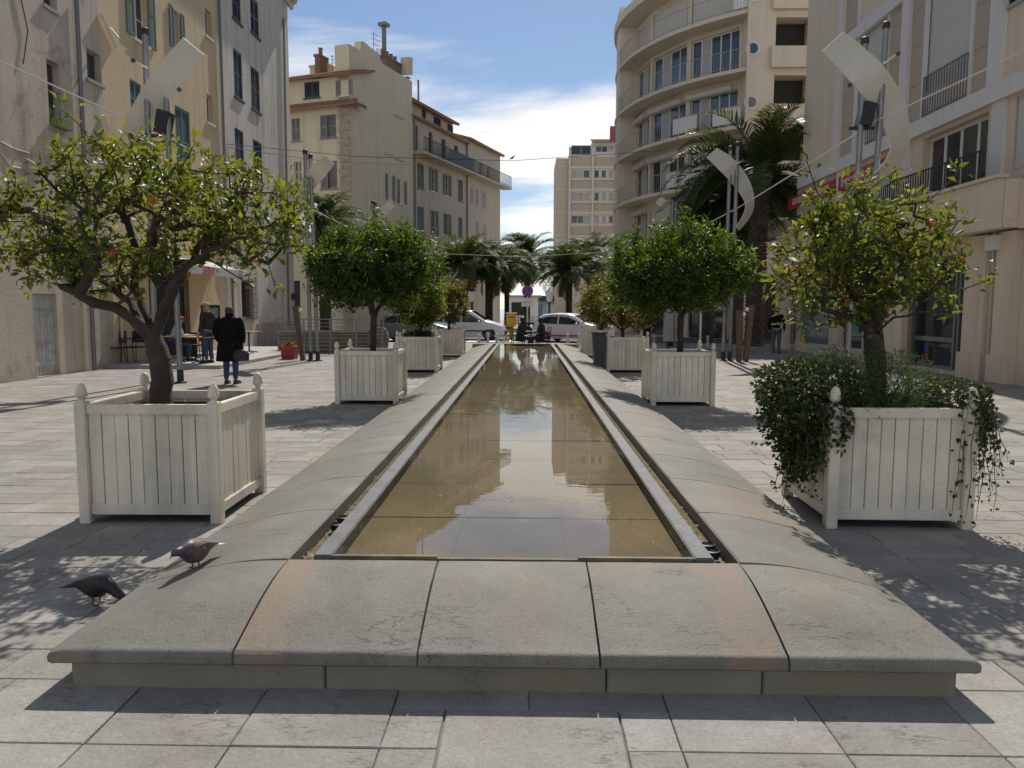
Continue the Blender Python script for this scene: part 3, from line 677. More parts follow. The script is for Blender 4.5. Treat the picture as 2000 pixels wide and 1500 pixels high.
# -- planting in the boxes
def bush(name, label, cat, env, n, ln, wd, m, up=0.4, stems=60, base=None, drop=None):
    P = in_env(env, n); c = np.array(base); root = thing(name, label, cat, tuple(c))
    D = P-c; D /= np.linalg.norm(D, axis=1)[:,None]+1e-9; V, F = leaves(P-c, D, ln, wd, up)
    tag(inst('foliage', np_mesh('foliage', V, F, m), root), kind='stuff')
    mb = MB()
    for i in RNG.choice(n, stems, replace=False):
        p = P[i]-c; st = np.array([p[0]*0.35, p[1]*0.35, 0]); mid = (st+p)/2+np.array([0,0,0.08]); mb.tube([st,mid,p],[0.006,0.004,0.002],4,False)
    tag(mb.build('stems', M['bark'], root), kind='stuff'); return root
Y = 6.36
bush('rosemary_bush', 'feathery green rosemary filling the ivy covered planter box', 'plant', [((2.80,6.05,1.05),(0.42,0.34,0.30),2.4,0.1), ((2.45,6.2,1.15),(0.22,0.3,0.22),0.9,0.1), ((3.05,6.29,0.98),(0.30,0.4,0.18),1,0.1), ((2.62,5.89,0.98),(0.2,0.2,0.22),0.8,0.1)], 6200, 0.055, 0.007, M['rosem'], base=(2.82,6.25,0.8), up=0.1)
ivy_env = [((2.25,6.19,1.02),(0.42,0.5,0.25),2.4,0.2), ((2.10,6.14,0.82),(0.22,0.5,0.32),2.2,0.2), ((2.16,6.04,0.55),(0.14,0.32,0.26),1.0,0.1), ((2.35,5.75,0.80),(0.1,0.1,0.22),0.5,0.1), ((3.30,5.99,0.98),(0.22,0.42,0.14),0.9,0.2), ((3.40,5.79,0.78),(0.09,0.12,0.2),0.35,0.2), ((2.5,6.59,1.05),(0.5,0.25,0.2),0.8,0.2)]
iv = bush('ivy_plant', 'dark trailing ivy spilling over the sides of the planter box', 'plant', ivy_env, 5600, 0.046, 0.036, M['ivy'], base=(2.82,6.25,0.8), up=0.3, stems=90)
mb = MB(); PV = []; PD_ = []
for k in range(46):                                # hanging runners
    if k < 24: x0, y0 = random.uniform(2.08,2.32), random.uniform(5.85,6.7)
    else: x0, y0 = random.uniform(3.22,3.48), random.uniform(5.72,6.1)
    z = 0.95; L = random.uniform(0.35,0.85); pts = [(x0-2.82, y0-6.36, z-0.8)]; dx, dy = random.uniform(-0.10,0.10)+(0.03 if k > 23 else -0.03), random.uniform(-0.12,0.02)
    for i in range(1, 8): pts.append((x0-2.82+dx*i/7*1.4+random.uniform(-0.012,0.012), y0-6.36+dy*i/7+random.uniform(-0.012,0.012), z-0.8-L*(i/7)**1.3))
    mb.tube(pts, [0.003]*7+[0.0015], 4, False)
    for i in range(1, 8):
        for _ in range(7 if k < 24 else 2): PV.append(np.array(pts[i])+RNG.normal(0,0.025,3)); PD_.append((random.uniform(-1,1),random.uniform(-1,1),-0.5))
tag(mb.build('runners', mat('ivy_stem', (0.11,0.085,0.05), 0.9), iv), kind='stuff')
V, F = leaves(np.array(PV), np.array(PD_), 0.042, 0.034, 0.2); tag(inst('hanging_leaves', np_mesh('hanging_leaves', V, F, M['ivy']), iv), kind='stuff')
x, yy, _ = PL['L3']
bush('border_plant', 'low bright green plants at the foot of the small citrus', 'plant', [((x,yy-0.1,0.92),(0.46,0.4,0.14),1,0.1)], 1300, 0.09, 0.03, M['leafd'], base=(x,yy,0.8), stems=20)

# ================================================================== palms
def palm_crown(nf, L, seed, droop=1.0, dry=8):
    rg = np.random.default_rng(seed); V = []; F = []; Vd = []; Fd = []
    for i in range(nf+dry):
        isd = i >= nf; az = rg.uniform(0, 2*math.pi); u = (i+0.5)/nf
        el = R(84)-R(104)*min(u,1)**0.85+rg.normal(0,0.08) if not isd else R(-62)+rg.normal(0,0.12)
        ln = L*rg.uniform(0.85,1.08)*(0.75+0.25*math.sin(math.pi*min(u,1)) if not isd else 0.62)
        h = np.array([math.cos(az), math.sin(az), 0]); n = 13; p = np.array([0,0,0.0])+h*0.14; a = el; pts = [p.copy()]; dirs = []
        for k in range(n):
            d = h*math.cos(a)+np.array([0,0,math.sin(a)]); dirs.append(d); p = p+d*ln/n; pts.append(p.copy()); a -= droop*R(7.2)*(0.4+1.2*k/n)*(1.1 if el > 0 else 0.55)
        side = np.array([-math.sin(az), math.cos(az), 0]); tgt, ft = (Vd, Fd) if isd else (V, F)
        # rachis: flat strip crossed
        for k in range(n):
            w = 0.035*(1-k/n)+0.008; b = len(tgt); up = np.cross(dirs[k], side); up /= np.linalg.norm(up)
            tgt += [pts[k]-side*w, pts[k]+side*w, pts[k+1]+side*w*0.9, pts[k+1]-side*w*0.9]; ft.append((b,b+1,b+2,b+3))
        nl = 42
        for k in range(nl):
            t_ = (k+1.5)/(nl+1.5); q = t_*n; j = min(int(q), n-1); c = pts[j]+(pts[j+1]-pts[j])*(q-j); d = dirs[j]; up = np.cross(side, d)*-1
            ll = 0.20*L*(math.sin(math.pi*min(1,t_*0.93+0.10))**0.6)*rg.uniform(0.85,1.1)
            for s in (-1, 1):
                v = d*0.62+side*s*0.72+up*(0.34 if not isd else 0.0)+rg.normal(0,0.06,3); v /= np.linalg.norm(v); wv = d*0.026*L/3
                e = c+v*ll; e[2] -= ll*0.16; m_ = c+v*ll*0.55
                b = len(tgt); tgt += [c-wv*0.6, c+wv*0.6, m_+wv, e, m_-wv]; ft.append((b,b+1,b+2,b+4)); ft.append((b+4,b+2,b+3,b+3))
    def mk(nm, V, F, m):
        me = bpy.data.meshes.new(nm); me.from_pydata([tuple(v) for v in V], [], [f if f[2] != f[3] else f[:3] for f in F]); me.materials.append(m); me.update(); return me
    return mk('crown', V, F, M['frond']), mk('dry_fronds', Vd, Fd, M['frondry'])
def palm_trunk(h, r, seed):
    rg = random.Random(seed); mb = MB(); n = int(h/0.16)
    mb.tube([(0,0,-0.1),(0,0,0.2),(0,0,h*0.5),(0,0,h*0.85),(0,0,h)], [r*1.25,r*1.05,r*0.95,r*1.0,r*1.35], 14)
    for i in range(n):                              # stubs of cut fronds, spiralling
        z = 0.15+i*0.16
        for k in range(7):
            a = k*2*math.pi/7+i*0.42+rg.uniform(-0.1,0.1); rr = r*(1.0 if z < h*0.7 else 1.0+0.35*(z-h*0.7)/(h*0.3)); c, s = math.cos(a), math.sin(a); w = r*0.30
            x, y_ = c*rr*0.93, s*rr*0.93; o = r*0.26
            mb.add([(x-s*-w,y_-c*w,z),(x+s*-w,y_+c*w,z),(x+c*o,y_+s*o,z+0.10),(x,y_,z+0.15)], [(0,1,2),(1,3,2),(3,0,2)])
    return mb.mesh('trunk', M['barkdark'])
CROWNS = [palm_crown(66, 3.0, s, 1.0, 5) for s in (3, 8)]
def palm(label, px, Y, pyc, scale, r=0.3, v=0, rz=0.0, X=None):
    c = at(px, pyc, Y); h = c.z
    root = thing('palm_tree', label, 'palm tree', (c.x, Y, 0.0), rz, 'palm trees around the square'); inst('trunk', palm_trunk(h, r, int(px)), root)
    cr, dr = CROWNS[v]; q = inst('crown', cr, root, (0,0,h-0.05), (0,0,0), (scale,)*3); tag(q, kind='stuff'); 
    if scale < 1.3: tag(inst('dry_fronds', dr, root, (0,0,h-0.1), (0,0,0), (scale,)*3), kind='stuff')
    return root
palm('tall palm in front of the portholes of the rounded apartment block', 1484, 34.5, 335, 1.55, 0.40, 0, 0.3)
palm('palm with stubbly trunk behind the right clipped laurel', 1383, 38.2, 448, 1.05, 0.34, 1, 1.1)
palm('shorter palm rising between the middle sail poles and the tall palm', 1447, 36.8, 400, 1.15, 0.26, 1, 2.2)
palm('palm leaning its fronds behind the cafe side sail poles', 632, 39.5, 430, 0.85, 0.28, 1, 0.2)
palm('palm beyond the road in front of the long row house', 905, 52, 510, 1.08, 0.22, 0, 0.9)
palm('palm with skirt of dry fronds beyond the road behind the minivan bonnet', 955, 55, 524, 1.2, 0.26, 1, 2.0)
palm('tallest palm in the gap of sky beyond the road sign', 1030, 63, 500, 1.22, 0.24, 0, 3.3)
palm('slim palm beside the yellow mailbox beyond the road', 990, 59, 526, 1.05, 0.18, 1, 4.4)
palm('palm beyond the white hatchback with fronds before the harbour', 1112, 57, 528, 1.2, 0.22, 1, 5.2)
palm('tall palm in front of the gridded concrete tower', 1160, 62, 505, 1.22, 0.26, 0, 1.7)

# ================================================================== buildings
def plaster(name, col, col2=None, streak=0.35, dirt=0.25, var=0.12): return mat(name, col, 0.9, var, 0.7, col2, 0.45, 0.35, 0.45, 14, streak=streak, dirt=dirt, grain=0.10)
P_beige = plaster('plaster_beige', (0.53,0.45,0.36), (0.58,0.52,0.44), 0.4, 0.5, 0.2); P_ochre = plaster('plaster_ochre', (0.66,0.50,0.30), (0.60,0.49,0.34), 0.25, 0.12)
P_white = plaster('plaster_greywhite', (0.64,0.575,0.49), (0.52,0.44,0.36), 0.45, 0.2); P_yel = plaster('plaster_yellow', (0.68,0.59,0.42), (0.60,0.53,0.40), 0.2, 0.08)
P_tan = plaster('plaster_tan', (0.56,0.47,0.36), (0.50,0.43,0.34), 0.35, 0.15); P_com = plaster('plaster_cream', (0.70,0.585,0.455), (0.65,0.545,0.425), 0.15, 0.05, 0.06)
P_peach = mat('peach_stone_panel', (0.46,0.37,0.285), 0.85, 0.12, 1.5, (0.40,0.325,0.25), 0.5, 0.8, 0.35, 30); P_band = mat('white_render_band', (0.66,0.64,0.61), 0.8, 0.08, 1.0, streak=0.15)
P_rnd = plaster('plaster_sand', (0.68,0.595,0.475), (0.59,0.515,0.41), 0.15, 0.05, 0.06); P_tow = plaster('concrete_cream', (0.62,0.54,0.45), None, 0.1, 0.03, 0.05); P_tile = mat('roof_tile', (0.33,0.16,0.10), 0.85, 0.35, 6, (0.24,0.17,0.13), 0.5, 3)
P_stone = mat('rubble_stone', (0.42,0.355,0.28), 0.95, 0.35, 7, (0.25,0.20,0.15), 0.6, 5, 0.9, 12)
S_teal = mat('shutter_teal', (0.085,0.165,0.165), 0.6, 0.15, 5); S_dark = mat('shutter_slate', (0.045,0.055,0.065), 0.6, 0.15, 5); S_grey = mat('shutter_grey', (0.24,0.225,0.225), 0.65, 0.15, 5); S_green = mat('shutter_greygreen', (0.155,0.185,0.165), 0.65, 0.2, 5); S_pale = mat('shutter_pale_blue', (0.42,0.43,0.45), 0.65, 0.1, 5)
P_roller = mat('roller_shutter_white', (0.62,0.60,0.56), 0.6, 0.06, 3); P_brick = mat('chimney_brick', (0.24,0.15,0.11), 0.9, 0.3, 9, (0.12,0.10,0.09), 0.5, 3); P_red = mat('red_brick', (0.34,0.10,0.07), 0.85, 0.25, 8)
P_frame = mat('window_frame_white', (0.66,0.65,0.62), 0.5); P_frameg = mat('window_frame_grey', (0.34,0.33,0.31), 0.5); P_pipe = mat('zinc_pipe', (0.20,0.20,0.21), 0.5, 0.2, 4, metal=0.5); P_pipeb = mat('pipe_beige', (0.55,0.45,0.36), 0.7, 0.1, 4)
_leaf = {}
def shutter_mesh(w, h, m):
    key = (round(w,2), round(h,1), m.name)
    if key in _leaf: return _leaf[key]
    mb = MB(); w, h = key[0], key[1]; s = min(0.06, w*0.16); t_ = 0.035
    mb.box(0,0,0,s,t_,h); mb.box(w-s,0,0,w,t_,h)
    zs = [0, h*0.5-0.04, h-0.08] if h > 0.9 else [0, h-0.08]
    for z in zs: mb.box(s,0.001,z,w-s,t_-0.001,z+0.08)
    z = 0.09
    while z < h-0.12:
        mb.add([(s,0.004,z),(w-s,0.004,z),(w-s,t_-0.005,z+0.05),(s,t_-0.005,z+0.05)], [(0,1,2,3)]); z += 0.055
    _leaf[key] = mb.mesh('shutter', m); return _leaf[key]
class Facade:
    """a vertical wall plane: local x runs along it, -y points out of the house"""
    def __init__(s, root, p, theta, depth=0.2):
        s.root, s.p, s.th, s.depth = root, Vector(p), theta, depth; s.holes = []
        s.u = Vector((math.cos(theta), math.sin(theta), 0)); s.n = Vector((math.sin(theta), -math.cos(theta), 0))
        rz = root.rotation_euler[2]; q = Matrix.Rotation(-rz, 3, 'Z'); s.o = q @ (s.p-Vector(root.location)); s.a = theta-rz; s.q = Matrix.Rotation(s.a, 3, 'Z')
    def loc(s, u, y, z): return tuple(s.o + s.q @ Vector((u, y, z)))
    def pix(s, px, py):
        w = onplane(px, py, s.p, s.n); return (w-s.p).dot(s.u), w.z
    def rect(s, xl, yt, yb, xr):
        ua, z1 = s.pix(xl, yt); ub, z0 = s.pix(xl, yb); uc, _ = s.pix(xr, (yt+yb)/2); return min(ua,uc), z0, max(ua,uc), z1
    def part(s, mb, name, m, u=0, y=0, z=0, parent=None, **k):
        if parent is None: return mb.build(name, m, s.root, s.loc(u,y,z), (0,0,s.a), **k)
        return mb.build(name, m, parent, (u,y,z), **k)
    def box(s, name, m, u0, y0, z0, u1, y1, z1, **k): return s.part(MB().box(0,0,0,u1-u0,y1-y0,z1-z0), name, m, u0, y0, z0, **k)
    def wall(s, u0, u1, z0, z1, m, name='wall', back=6.0, poly=None):
        us = sorted({u0,u1}|{v for h in s.holes for v in (h[0],h[2]) if u0 < v < u1}); zs = sorted({z0,z1}|{v for h in s.holes for v in (h[1],h[3]) if z0 < v < z1})
        mb = MB()
        for a, b in zip(us[:-1], us[1:]):
            for c, d in zip(zs[:-1], zs[1:]):
                mu, mz = (a+b)/2, (c+d)/2
                if any(h[0] < mu < h[2] and h[1] < mz < h[3] for h in s.holes): continue
                mb.quad((a,0,c),(b,0,c),(b,0,d),(a,0,d))
        for h in s.holes:
            a, c, b, d = h; D = s.depth
            mb.quad((a,0,c),(a,D,c),(a,D,d),(a,0,d)); mb.quad((b,0,c),(b,0,d),(b,D,d),(b,D,c)); mb.quad((a,0,d),(a,D,d),(b,D,d),(b,0,d)); mb.quad((a,0,c),(b,0,c),(b,D,c),(a,D,c))
        mb.quad((u0,0,z0),(u0,0,z1),(u0,back,z1),(u0,back,z0)); mb.quad((u1,0,z0),(u1,back,z0),(u1,back,z1),(u1,0,z1)); mb.quad((u0,0,z1),(u1,0,z1),(u1,back,z1),(u0,back,z1)); mb.quad((u0,back,z0),(u0,back,z1),(u1,back,z1),(u1,back,z0))
        return s.part(mb, name, m)
    def window(s, r, kind='shut', sm=None, frame=None, pane=None, sill=True, cols=2, rows_=3, open_l=True, open_r=True, fm=0.05, ajar=0.0):
        u0, z0, u1, z1 = r; w, h = u1-u0, z1-z0; s.holes.append((u0,z0,u1,z1)); frame = frame or P_frame; pane = pane or M['glass']
        yb = s.depth-0.05; mb = MB()
        if sill: mb.box(-0.07,-0.06,-0.09,w+0.07,-0.004,-0.006)
        if kind in ('open','plain','glass','roller','half'):
            for a, b in ((0,fm),(w-fm,w)): mb.box(a,yb-0.03,0,b,yb+0.03,h)
            for k in range(1, cols): x = w*k/cols; mb.box(x-fm*0.6,yb-0.029,fm,x+fm*0.6,yb+0.029,h-fm)
            for a, b in ((0,fm),(h-fm,h)): mb.box(fm,yb-0.028,a,w-fm,yb+0.028,b)
            for k in range(1, rows_): z = h*k/rows_; mb.box(fm,yb-0.02,z-0.016,w-fm,yb+0.02,z+0.016)
        else:
            mb.box(0,yb,0,w,yb+0.04,h)
        win = s.part(mb, 'window', frame if kind != 'shut' else (S_dark if sm is None else sm), u0, 0, z0)
        if kind in ('open','plain','glass','roller','half'):
            for k in range(cols):
                a, b = w*k/cols+fm*0.5, w*(k+1)/cols-fm*0.5
                MB().box(a,yb-0.004,fm*0.5,b,yb+0.004,h-fm*0.5).build('pane', pane if not isinstance(pane, list) else pane[k % len(pane)], win)
        if kind == 'shut':
            me = shutter_mesh(w/2-0.006, h-0.02, sm)
            inst('shutter', me, win, (0.003,0.03,0.01), (0,0,ajar)); inst('shutter', me, win, (w/2+0.003,0.03,0.01))
        if kind == 'open':
            me = shutter_mesh(w/2, h, sm)
            if open_l: inst('shutter', me, win, (-w/2-0.02,-0.05,0), (0,0,0))
            if open_r: inst('shutter', me, win, (w+0.02,-0.05,0), (0,0,0))
        if kind == 'roller':
            mb = MB(); z = 0.02
            while z < h: mb.add([(fm,0.03,z),(w-fm,0.03,z),(w-fm,0.045,z+0.045),(fm,0.045,z+0.045),(w-fm,0.03,z+0.05),(fm,0.03,z+0.05)], [(0,1,2,3),(3,2,4,5)]); z += 0.05
            mb.build('roller_shutter', P_roller, win)
        return win
    def pipe(s, pts, r, m, name='drainpipe'):
        return s.part(MB().tube([(u, -r-0.03, z) for u, z in pts], r, 10), name, m, smooth=True)
    def rail(s, u0, u1, z0, z1, y0, m, step=0.13, r=0.012, name='railing'):
        mb = MB(); mb.box(u0,y0-0.02,z1-0.03,u1,y0+0.02,z1); mb.box(u0,y0-0.015,z0+0.06,u1,y0+0.015,z0+0.085); n = max(2, int((u1-u0)/step))
        for k in range(n+1): x = u0+(u1-u0)*k/n; mb.box(x-r,y0-r,z0,x+r,y0+r,z1-0.01)
        return s.part(mb, name, m)

# ---------------- left row, on the wall line X = -11.5
LX = -11.5
def left_house(name, label, y0, y1, h, m): 
    r = thing(name, label, 'house', (LX, y0, 0), R(90)); return r, Facade(r, (LX, 0, 0), R(90), 0.22)
hb, fb = left_house('beige_house', 'weathered grey beige plaster house with a peeling white door and steel wall brace', 9.0, 21.2, 19, P_beige)
for rc in ((82,-45,5,110),(168,92,150,197)): fb.window(fb.rect(*rc), 'plain', cols=1, rows_=1, frame=P_frameg)
fb.window(fb.rect(90,113,243,118), 'plain', cols=1, rows_=1, frame=P_frameg); fb.window(fb.rect(107,352,470,142), 'plain', cols=1, rows_=1, frame=P_frameg)
u0, z0, u1, z1 = fb.rect(62,573,742,114); z0 = 0.02; fb.holes.append((u0,z0,u1,z1))
pdoor = mat('peeling_white_door', (0.56,0.56,0.53), 0.8, 0.12, 4, (0.30,0.27,0.22), 0.6, 3.5, 0.3, 30, streak=0.25); dm = MB()
door = fb.box('door', pdoor, u0, 0.12, z0, u1, 0.16, z1); nb = 7
for k in range(nb): MB().box((u1-u0)*k/nb+0.006,-0.022,0.01,(u1-u0)*(k+1)/nb-0.006,-0.001,z1-z0-0.35).build('board', pdoor, door)
for zz_ in (0.25, z1-z0-0.5): MB().box(0.05,-0.04,zz_,u1-u0-0.05,-0.023,zz_+0.09).build('ledge', pdoor, door)
fb.wall(9.0, 21.2, -0.1, 19, P_beige)
fb.pipe([fb.pix(143,0), fb.pix(179,724)], 0.055, P_pipe); fb.pipe([(10.2,0),(10.2,12)], 0.05, P_pipe)
ua, za = fb.pix(192,25); ub, zb = fb.pix(222,93); fb.part(MB().tube([(ua,-0.06,za),(ub,-0.06,zb)],0.05,6).tube([fb.pix(212,55)[:1]+(-0.05,)+fb.pix(212,55)[1:], fb.pix(196,75)[:1]+(-0.5,)+fb.pix(196,75)[1:]],0.03,6), 'wall_brace', P_frame)
ua, za = fb.pix(197,225); ub, zb = fb.pix(208,258); fb.part(MB().tube([(ua,-0.06,za),(ub,-0.06,zb)],0.05,6), 'wall_brace', P_frame)
ws = [fb.pix(35,-20), fb.pix(52,60), fb.pix(43,125)]; fb.part(MB().tube([(u,-0.03,z) for u, z in ws],0.012,5), 'loose_cable', M['iron'])
for q in ([(0,277),(30,292),(75,305),(130,318)], [(0,298),(20,325),(45,330),(75,352)]):
    fb.part(MB().tube([(fb.pix(*p)[0],-0.004,fb.pix(*p)[1]) for p in q],0.022,5), 'plaster_ridge', P_beige)
u0, z0, u1, z1 = fb.rect(96,238,250,124)
bx = thing('window_box', 'green window box of short grass on the sill of the beige house', 'planter', (LX+0.12, u0, fb.rect(90,113,243,118)[1]), R(90))
MB().box(0,-0.09,0,0.62,0.09,0.16).build('trough', mat('green_plastic', (0.16,0.24,0.05), 0.6), bx, bevel=0.01)
V, F = leaves(RNG.uniform((0.02,-0.08,0.13),(0.6,0.08,0.18),(240,3)), np.tile((0,0,1.0),(240,1)), 0.09, 0.012, 0.0); tag(inst('grass_tuft', np_mesh('grass_tuft', V, F, M['leafy']), bx), kind='stuff')

ho, fo = left_house('ochre_house', 'ochre plaster house with teal shutters above the cafe awning', 21.2, 29.35, 19.5, P_ochre)
fo.window(fo.rect(256,-70,68,286), 'open', S_teal); fo.window(fo.rect(336,15,92,351), 'open', S_teal); fo.window(fo.rect(341,204,332,372), 'shut', S_teal)
fo.window(fo.rect(253,153,222,276), 'shut', S_teal); fo.window(fo.rect(271,238,335,298), 'shut', S_teal)
fo.window(fo.rect(400,14,66,413), 'plain', cols=1, rows_=1); fo.window(fo.rect(403,182,236,416), 'plain', cols=1, rows_=1)
fo.window(fo.rect(398,470,510,418), 'plain', cols=1, rows_=1)
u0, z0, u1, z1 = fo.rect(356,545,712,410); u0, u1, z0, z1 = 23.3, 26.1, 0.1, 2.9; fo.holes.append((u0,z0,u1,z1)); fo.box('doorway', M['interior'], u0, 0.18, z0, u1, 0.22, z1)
gt = MB(); 
for k in range(17): x = 0.1+k*0.16; gt.tube([(x,-0.02,0.05),(x,-0.02,2.75),(x,-0.02,2.95)],[0.011,0.011,0.002],5)
for z in (0.3,1.2,2.55): gt.box(0.02,-0.03,z,2.75,-0.012,z+0.035)
fo.part(gt, 'iron_gate', M['iron'], u0, 0, z0)
fo.wall(21.205, 29.35, -0.1, 19.5, P_ochre)
fo.pipe([fo.pix(424,0), fo.pix(434,300), fo.pix(440,505), fo.pix(449,530), fo.pix(453,640)], 0.05, P_pipe); fo.pipe([(21.5,0.1),(21.5,3.4)], 0.045, P_pipeb)
u0, z1 = fo.pix(322,490); u1, zb = fo.pix(434,545)
ua, ub = 23.0, 28.3; aw = fo.part(MB().add([(0,-0.02,3.30),(ub-ua,-0.02,3.30),(ub-ua,-1.25,2.98),(0,-1.25,2.98),(0,-0.02,3.27),(ub-ua,-0.02,3.27),(ub-ua,-1.25,2.95),(0,-1.25,2.95)],[(0,1,2,3),(7,6,5,4),(0,3,7,4),(1,5,6,2),(3,2,6,7)]), 'awning', mat('awning_canvas', (0.60,0.60,0.58), 0.8, 0.1, 3, trans=0.2), ua, 0, 0)
nv = 12
for k in range(nv):
    a = (ub-ua)*k/nv; b = (ub-ua)*(k+1)/nv; MB().box(a+0.01,-1.26,2.70,b-0.01,-1.245,2.955).build('valance_flap', mat('valance_red', (0.42,0.16,0.15), 0.8) if k in (3,4) else MATS['awning_canvas'], aw)
ab = thing('advert_sign', 'cream projecting sign with a green oval and white letters beside the drainpipe', 'sign', tuple(at(474,512,27.9)), 0.0)
sc_ = 27.9/FPX
MB().prism([(x*sc_*17*(1 if abs(x) < 1 else 1), z*sc_*13) for x, z in ((-1,-0.8),(-0.85,-1),(0.85,-1),(1,-0.8),(1,0.8),(0.85,1),(-0.85,1),(-1,0.8))], -0.05, 0.05).build('panel', mat('sign_cream', (0.60,0.50,0.33), 0.6), ab)
MB().prism([(math.cos(a*math.pi/12)*sc_*13.5, math.sin(a*math.pi/12)*sc_*8) for a in range(24)], -0.056, -0.045).build('oval', mat('sign_green', (0.02,0.13,0.06), 0.5), ab)
text_mesh('lettering', 'PMU', 0.24, M['white'], ab, (0,-0.06,-0.01), (R(90),0,0), 0.003)
MB().tube([(0.2,0.0,0.1),(-0.9-0.1,0.15,0.12)],0.02,6).build('bracket', M['iron'], ab)

hw, fw = left_house('grey_white_house', 'tall grey white plaster house with dark slatted shutters and moulded corner cornice', 29.35, 38.0, 16.2, P_white)
for rc in ((452,-34,30,470),(488,-12,58,505),(455,92,184,473),(489,127,208,507),(458,248,318,476),(494,271,352,512),(458,398,462,478),(496,405,468,513)): fw.window(fw.rect(*rc), 'shut', S_dark, ajar=random.choice((0,0,-0.15)))
r = fw.rect(471,548,622,495); fw.window(r, 'plain', cols=1, rows_=1, frame=P_frameg)
gt = MB(); w, h = r[2]-r[0], r[3]-r[1]
for k in range(9): gt.tube([(w*k/8,-0.16,-0.05),(w*k/8,-0.16,h),(w*k/8,-0.02,h+0.12)],0.011,5)
for k in range(7): gt.box(-0.03,-0.18,h*k/6-0.02,w+0.03,-0.165,h*k/6+0.005)
fw.part(gt, 'window_grille', M['iron'], r[0], 0, r[1])
fw.wall(29.355, 38.0, -0.1, 16.2, P_white)
mb = MB(); pr = [(0,16.0),(-0.12,16.02),(-0.16,16.25),(-0.3,16.3),(-0.36,16.5),(-0.52,16.56),(-0.55,16.75),(0,16.8)]
mb.prism([(p, z) for p, z in pr], 0, 9.2, 'x'); fw.part(mb, 'cornice', P_white, 29.35)
fw.part(MB().box(0,-0.55,0,0.5,0,0.18), 'roof', P_tile, 29.35, 0, 16.8)
fw.pipe([fw.pix(551,35), fw.pix(562,640)], 0.045, P_pipe)
fw.box('stone_base', P_stone, 32.6, -0.06, -0.05, 38.02, -0.003, 1.0)
fw.box('wall_box', M['iron'], *(fw.pix(569,585)[0],-0.12,fw.pix(569,585)[1]), *(fw.pix(574,575)[0],-0.01,fw.pix(574,574)[1]))
# cafe terrace step
struct(MB().box(-11.49,20.6,-0.02,-8.3,31,0.10).build('terrace', M['kerb'], bevel=0.01))

# ---------------- corner house across the side street, turned 19 degrees
C2 = at(690, 603, 48.0); C2.z = 0; TH = R(-19.0); TS = R(71.0)
hc = thing('corner_house', 'yellow plaster corner house with quoins, tiled eaves and tall gable chimneys', 'house', C2, TH)
ff = Facade(hc, C2, TH, 0.2); fs = Facade(hc, C2+Vector((math.sin(TS),-math.cos(TS),0))*0.012, TS, 0.2)
for rc in ((594,161,192,624),): ff.window(ff.rect(*rc), 'shut', S_dark)
ff.window(ff.rect(665,157,187,681), 'open', S_grey)
ff.window(ff.rect(625,226,270,657), 'shut', S_grey, ajar=-0.25); ff.window(ff.rect(569,232,276,586), 'shut', S_grey); ff.window(ff.rect(626,316,369,660), 'shut', S_grey, ajar=-0.3); ff.window(ff.rect(574,316,372,589), 'plain')
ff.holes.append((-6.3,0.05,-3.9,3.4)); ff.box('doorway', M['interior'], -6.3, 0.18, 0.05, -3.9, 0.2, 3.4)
ze = ff.pix(700,144)[1]; zs_ = ff.pix(700,203)[1]
ff.wall(-9.0, 0, -0.1, ze, P_yel, back=7.0)
for rc in ((771,198,223,786),(752,262,297,765),(772,271,308,787)): fs.window(fs.rect(*rc), 'shut', S_pale)
for rc in ((757,341,390,766),(780,350,397,789)): fs.window(fs.rect(*rc), 'open', S_grey)
Lg = fs.pix(806,300)[0]
fs.wall(0.0, Lg, -0.1, fs.pix(775,141)[1], P_yel, back=1.0)
gp = [fs.pix(*p) for p in ((694,146),(704,140),(705,80),(712,82),(725,93),(741,106),(744,118),(750,128),(752,146))]
fs.part(MB().prism([(u, z) for u, z in gp], 0.003, 0.5), 'gable_parapet', P_yel)
gp = [fs.pix(*p) for p in ((794,146),(795,111),(806,112),(806,146))]
fs.part(MB().prism([(u, z) for u, z in gp], 0.003, 0.5), 'gable_parapet', P_yel)
def tiles(f, u0, u1, z, out, run, rise, name='roof'):
    mb = MB(); mb.add([(u0,-out,z-0.06),(u1,-out,z-0.06),(u1,-out+run,z+rise-0.06),(u0,-out+run,z+rise-0.06),(u0,-out,z-0.16),(u1,-out,z-0.16),(u1,-out+run,z+rise-0.16),(u0,-out+run,z+rise-0.16)],[(0,1,2,3),(7,6,5,4),(0,4,5,1),(1,5,6,2),(3,7,4,0)])
    n = int((u1-u0)/0.2)
    for k in range(n): x = u0+0.1+(u1-u0-0.2)*k/max(1,n-1); mb.tube([(x,-out-0.03,z-0.03),(x,-out+run,z+rise-0.03)],0.075,7)
    o = f.part(mb, name, P_tile); return o
tiles(ff, -9.0, 0.35, ze+0.1, 0.45, 3.0, 0.9); tiles(ff, -9.0, 0.6, zs_+0.05, 0.55, 0.5, 0.28); tiles(fs, -0.55, 1.0, zs_+0.05, 0.55, 0.5, 0.28)
for k in range(22):                                # quoins
    w = 0.45 if k % 2 else 0.75; z = 4.2+k*0.46
    ff.box('quoin', P_stone, -w, -0.035, z, 0.035, -0.002, z+0.43); 
def chimney(f, xl, yt, yb, xr, m, pots, root, depth=0.8, y=0.4, ph=0.5):
    u0, z0, u1, z1 = f.rect(xl,yt,yb,xr); c = f.part(MB().box(0,0,0,u1-u0,depth,z1-z0).box(-0.06,-0.06,z1-z0-0.12,u1-u0+0.06,depth+0.06,z1-z0+0.02), 'chimney', m, u0, y, z0)
    for k in range(pots): MB().lathe([(0.12,0),(0.13,ph*0.9),(0.15,ph)],10).build('chimney_pot', P_brick, c, ((u1-u0)*(k+0.5)/pots, depth/2, z1-z0))
    return c
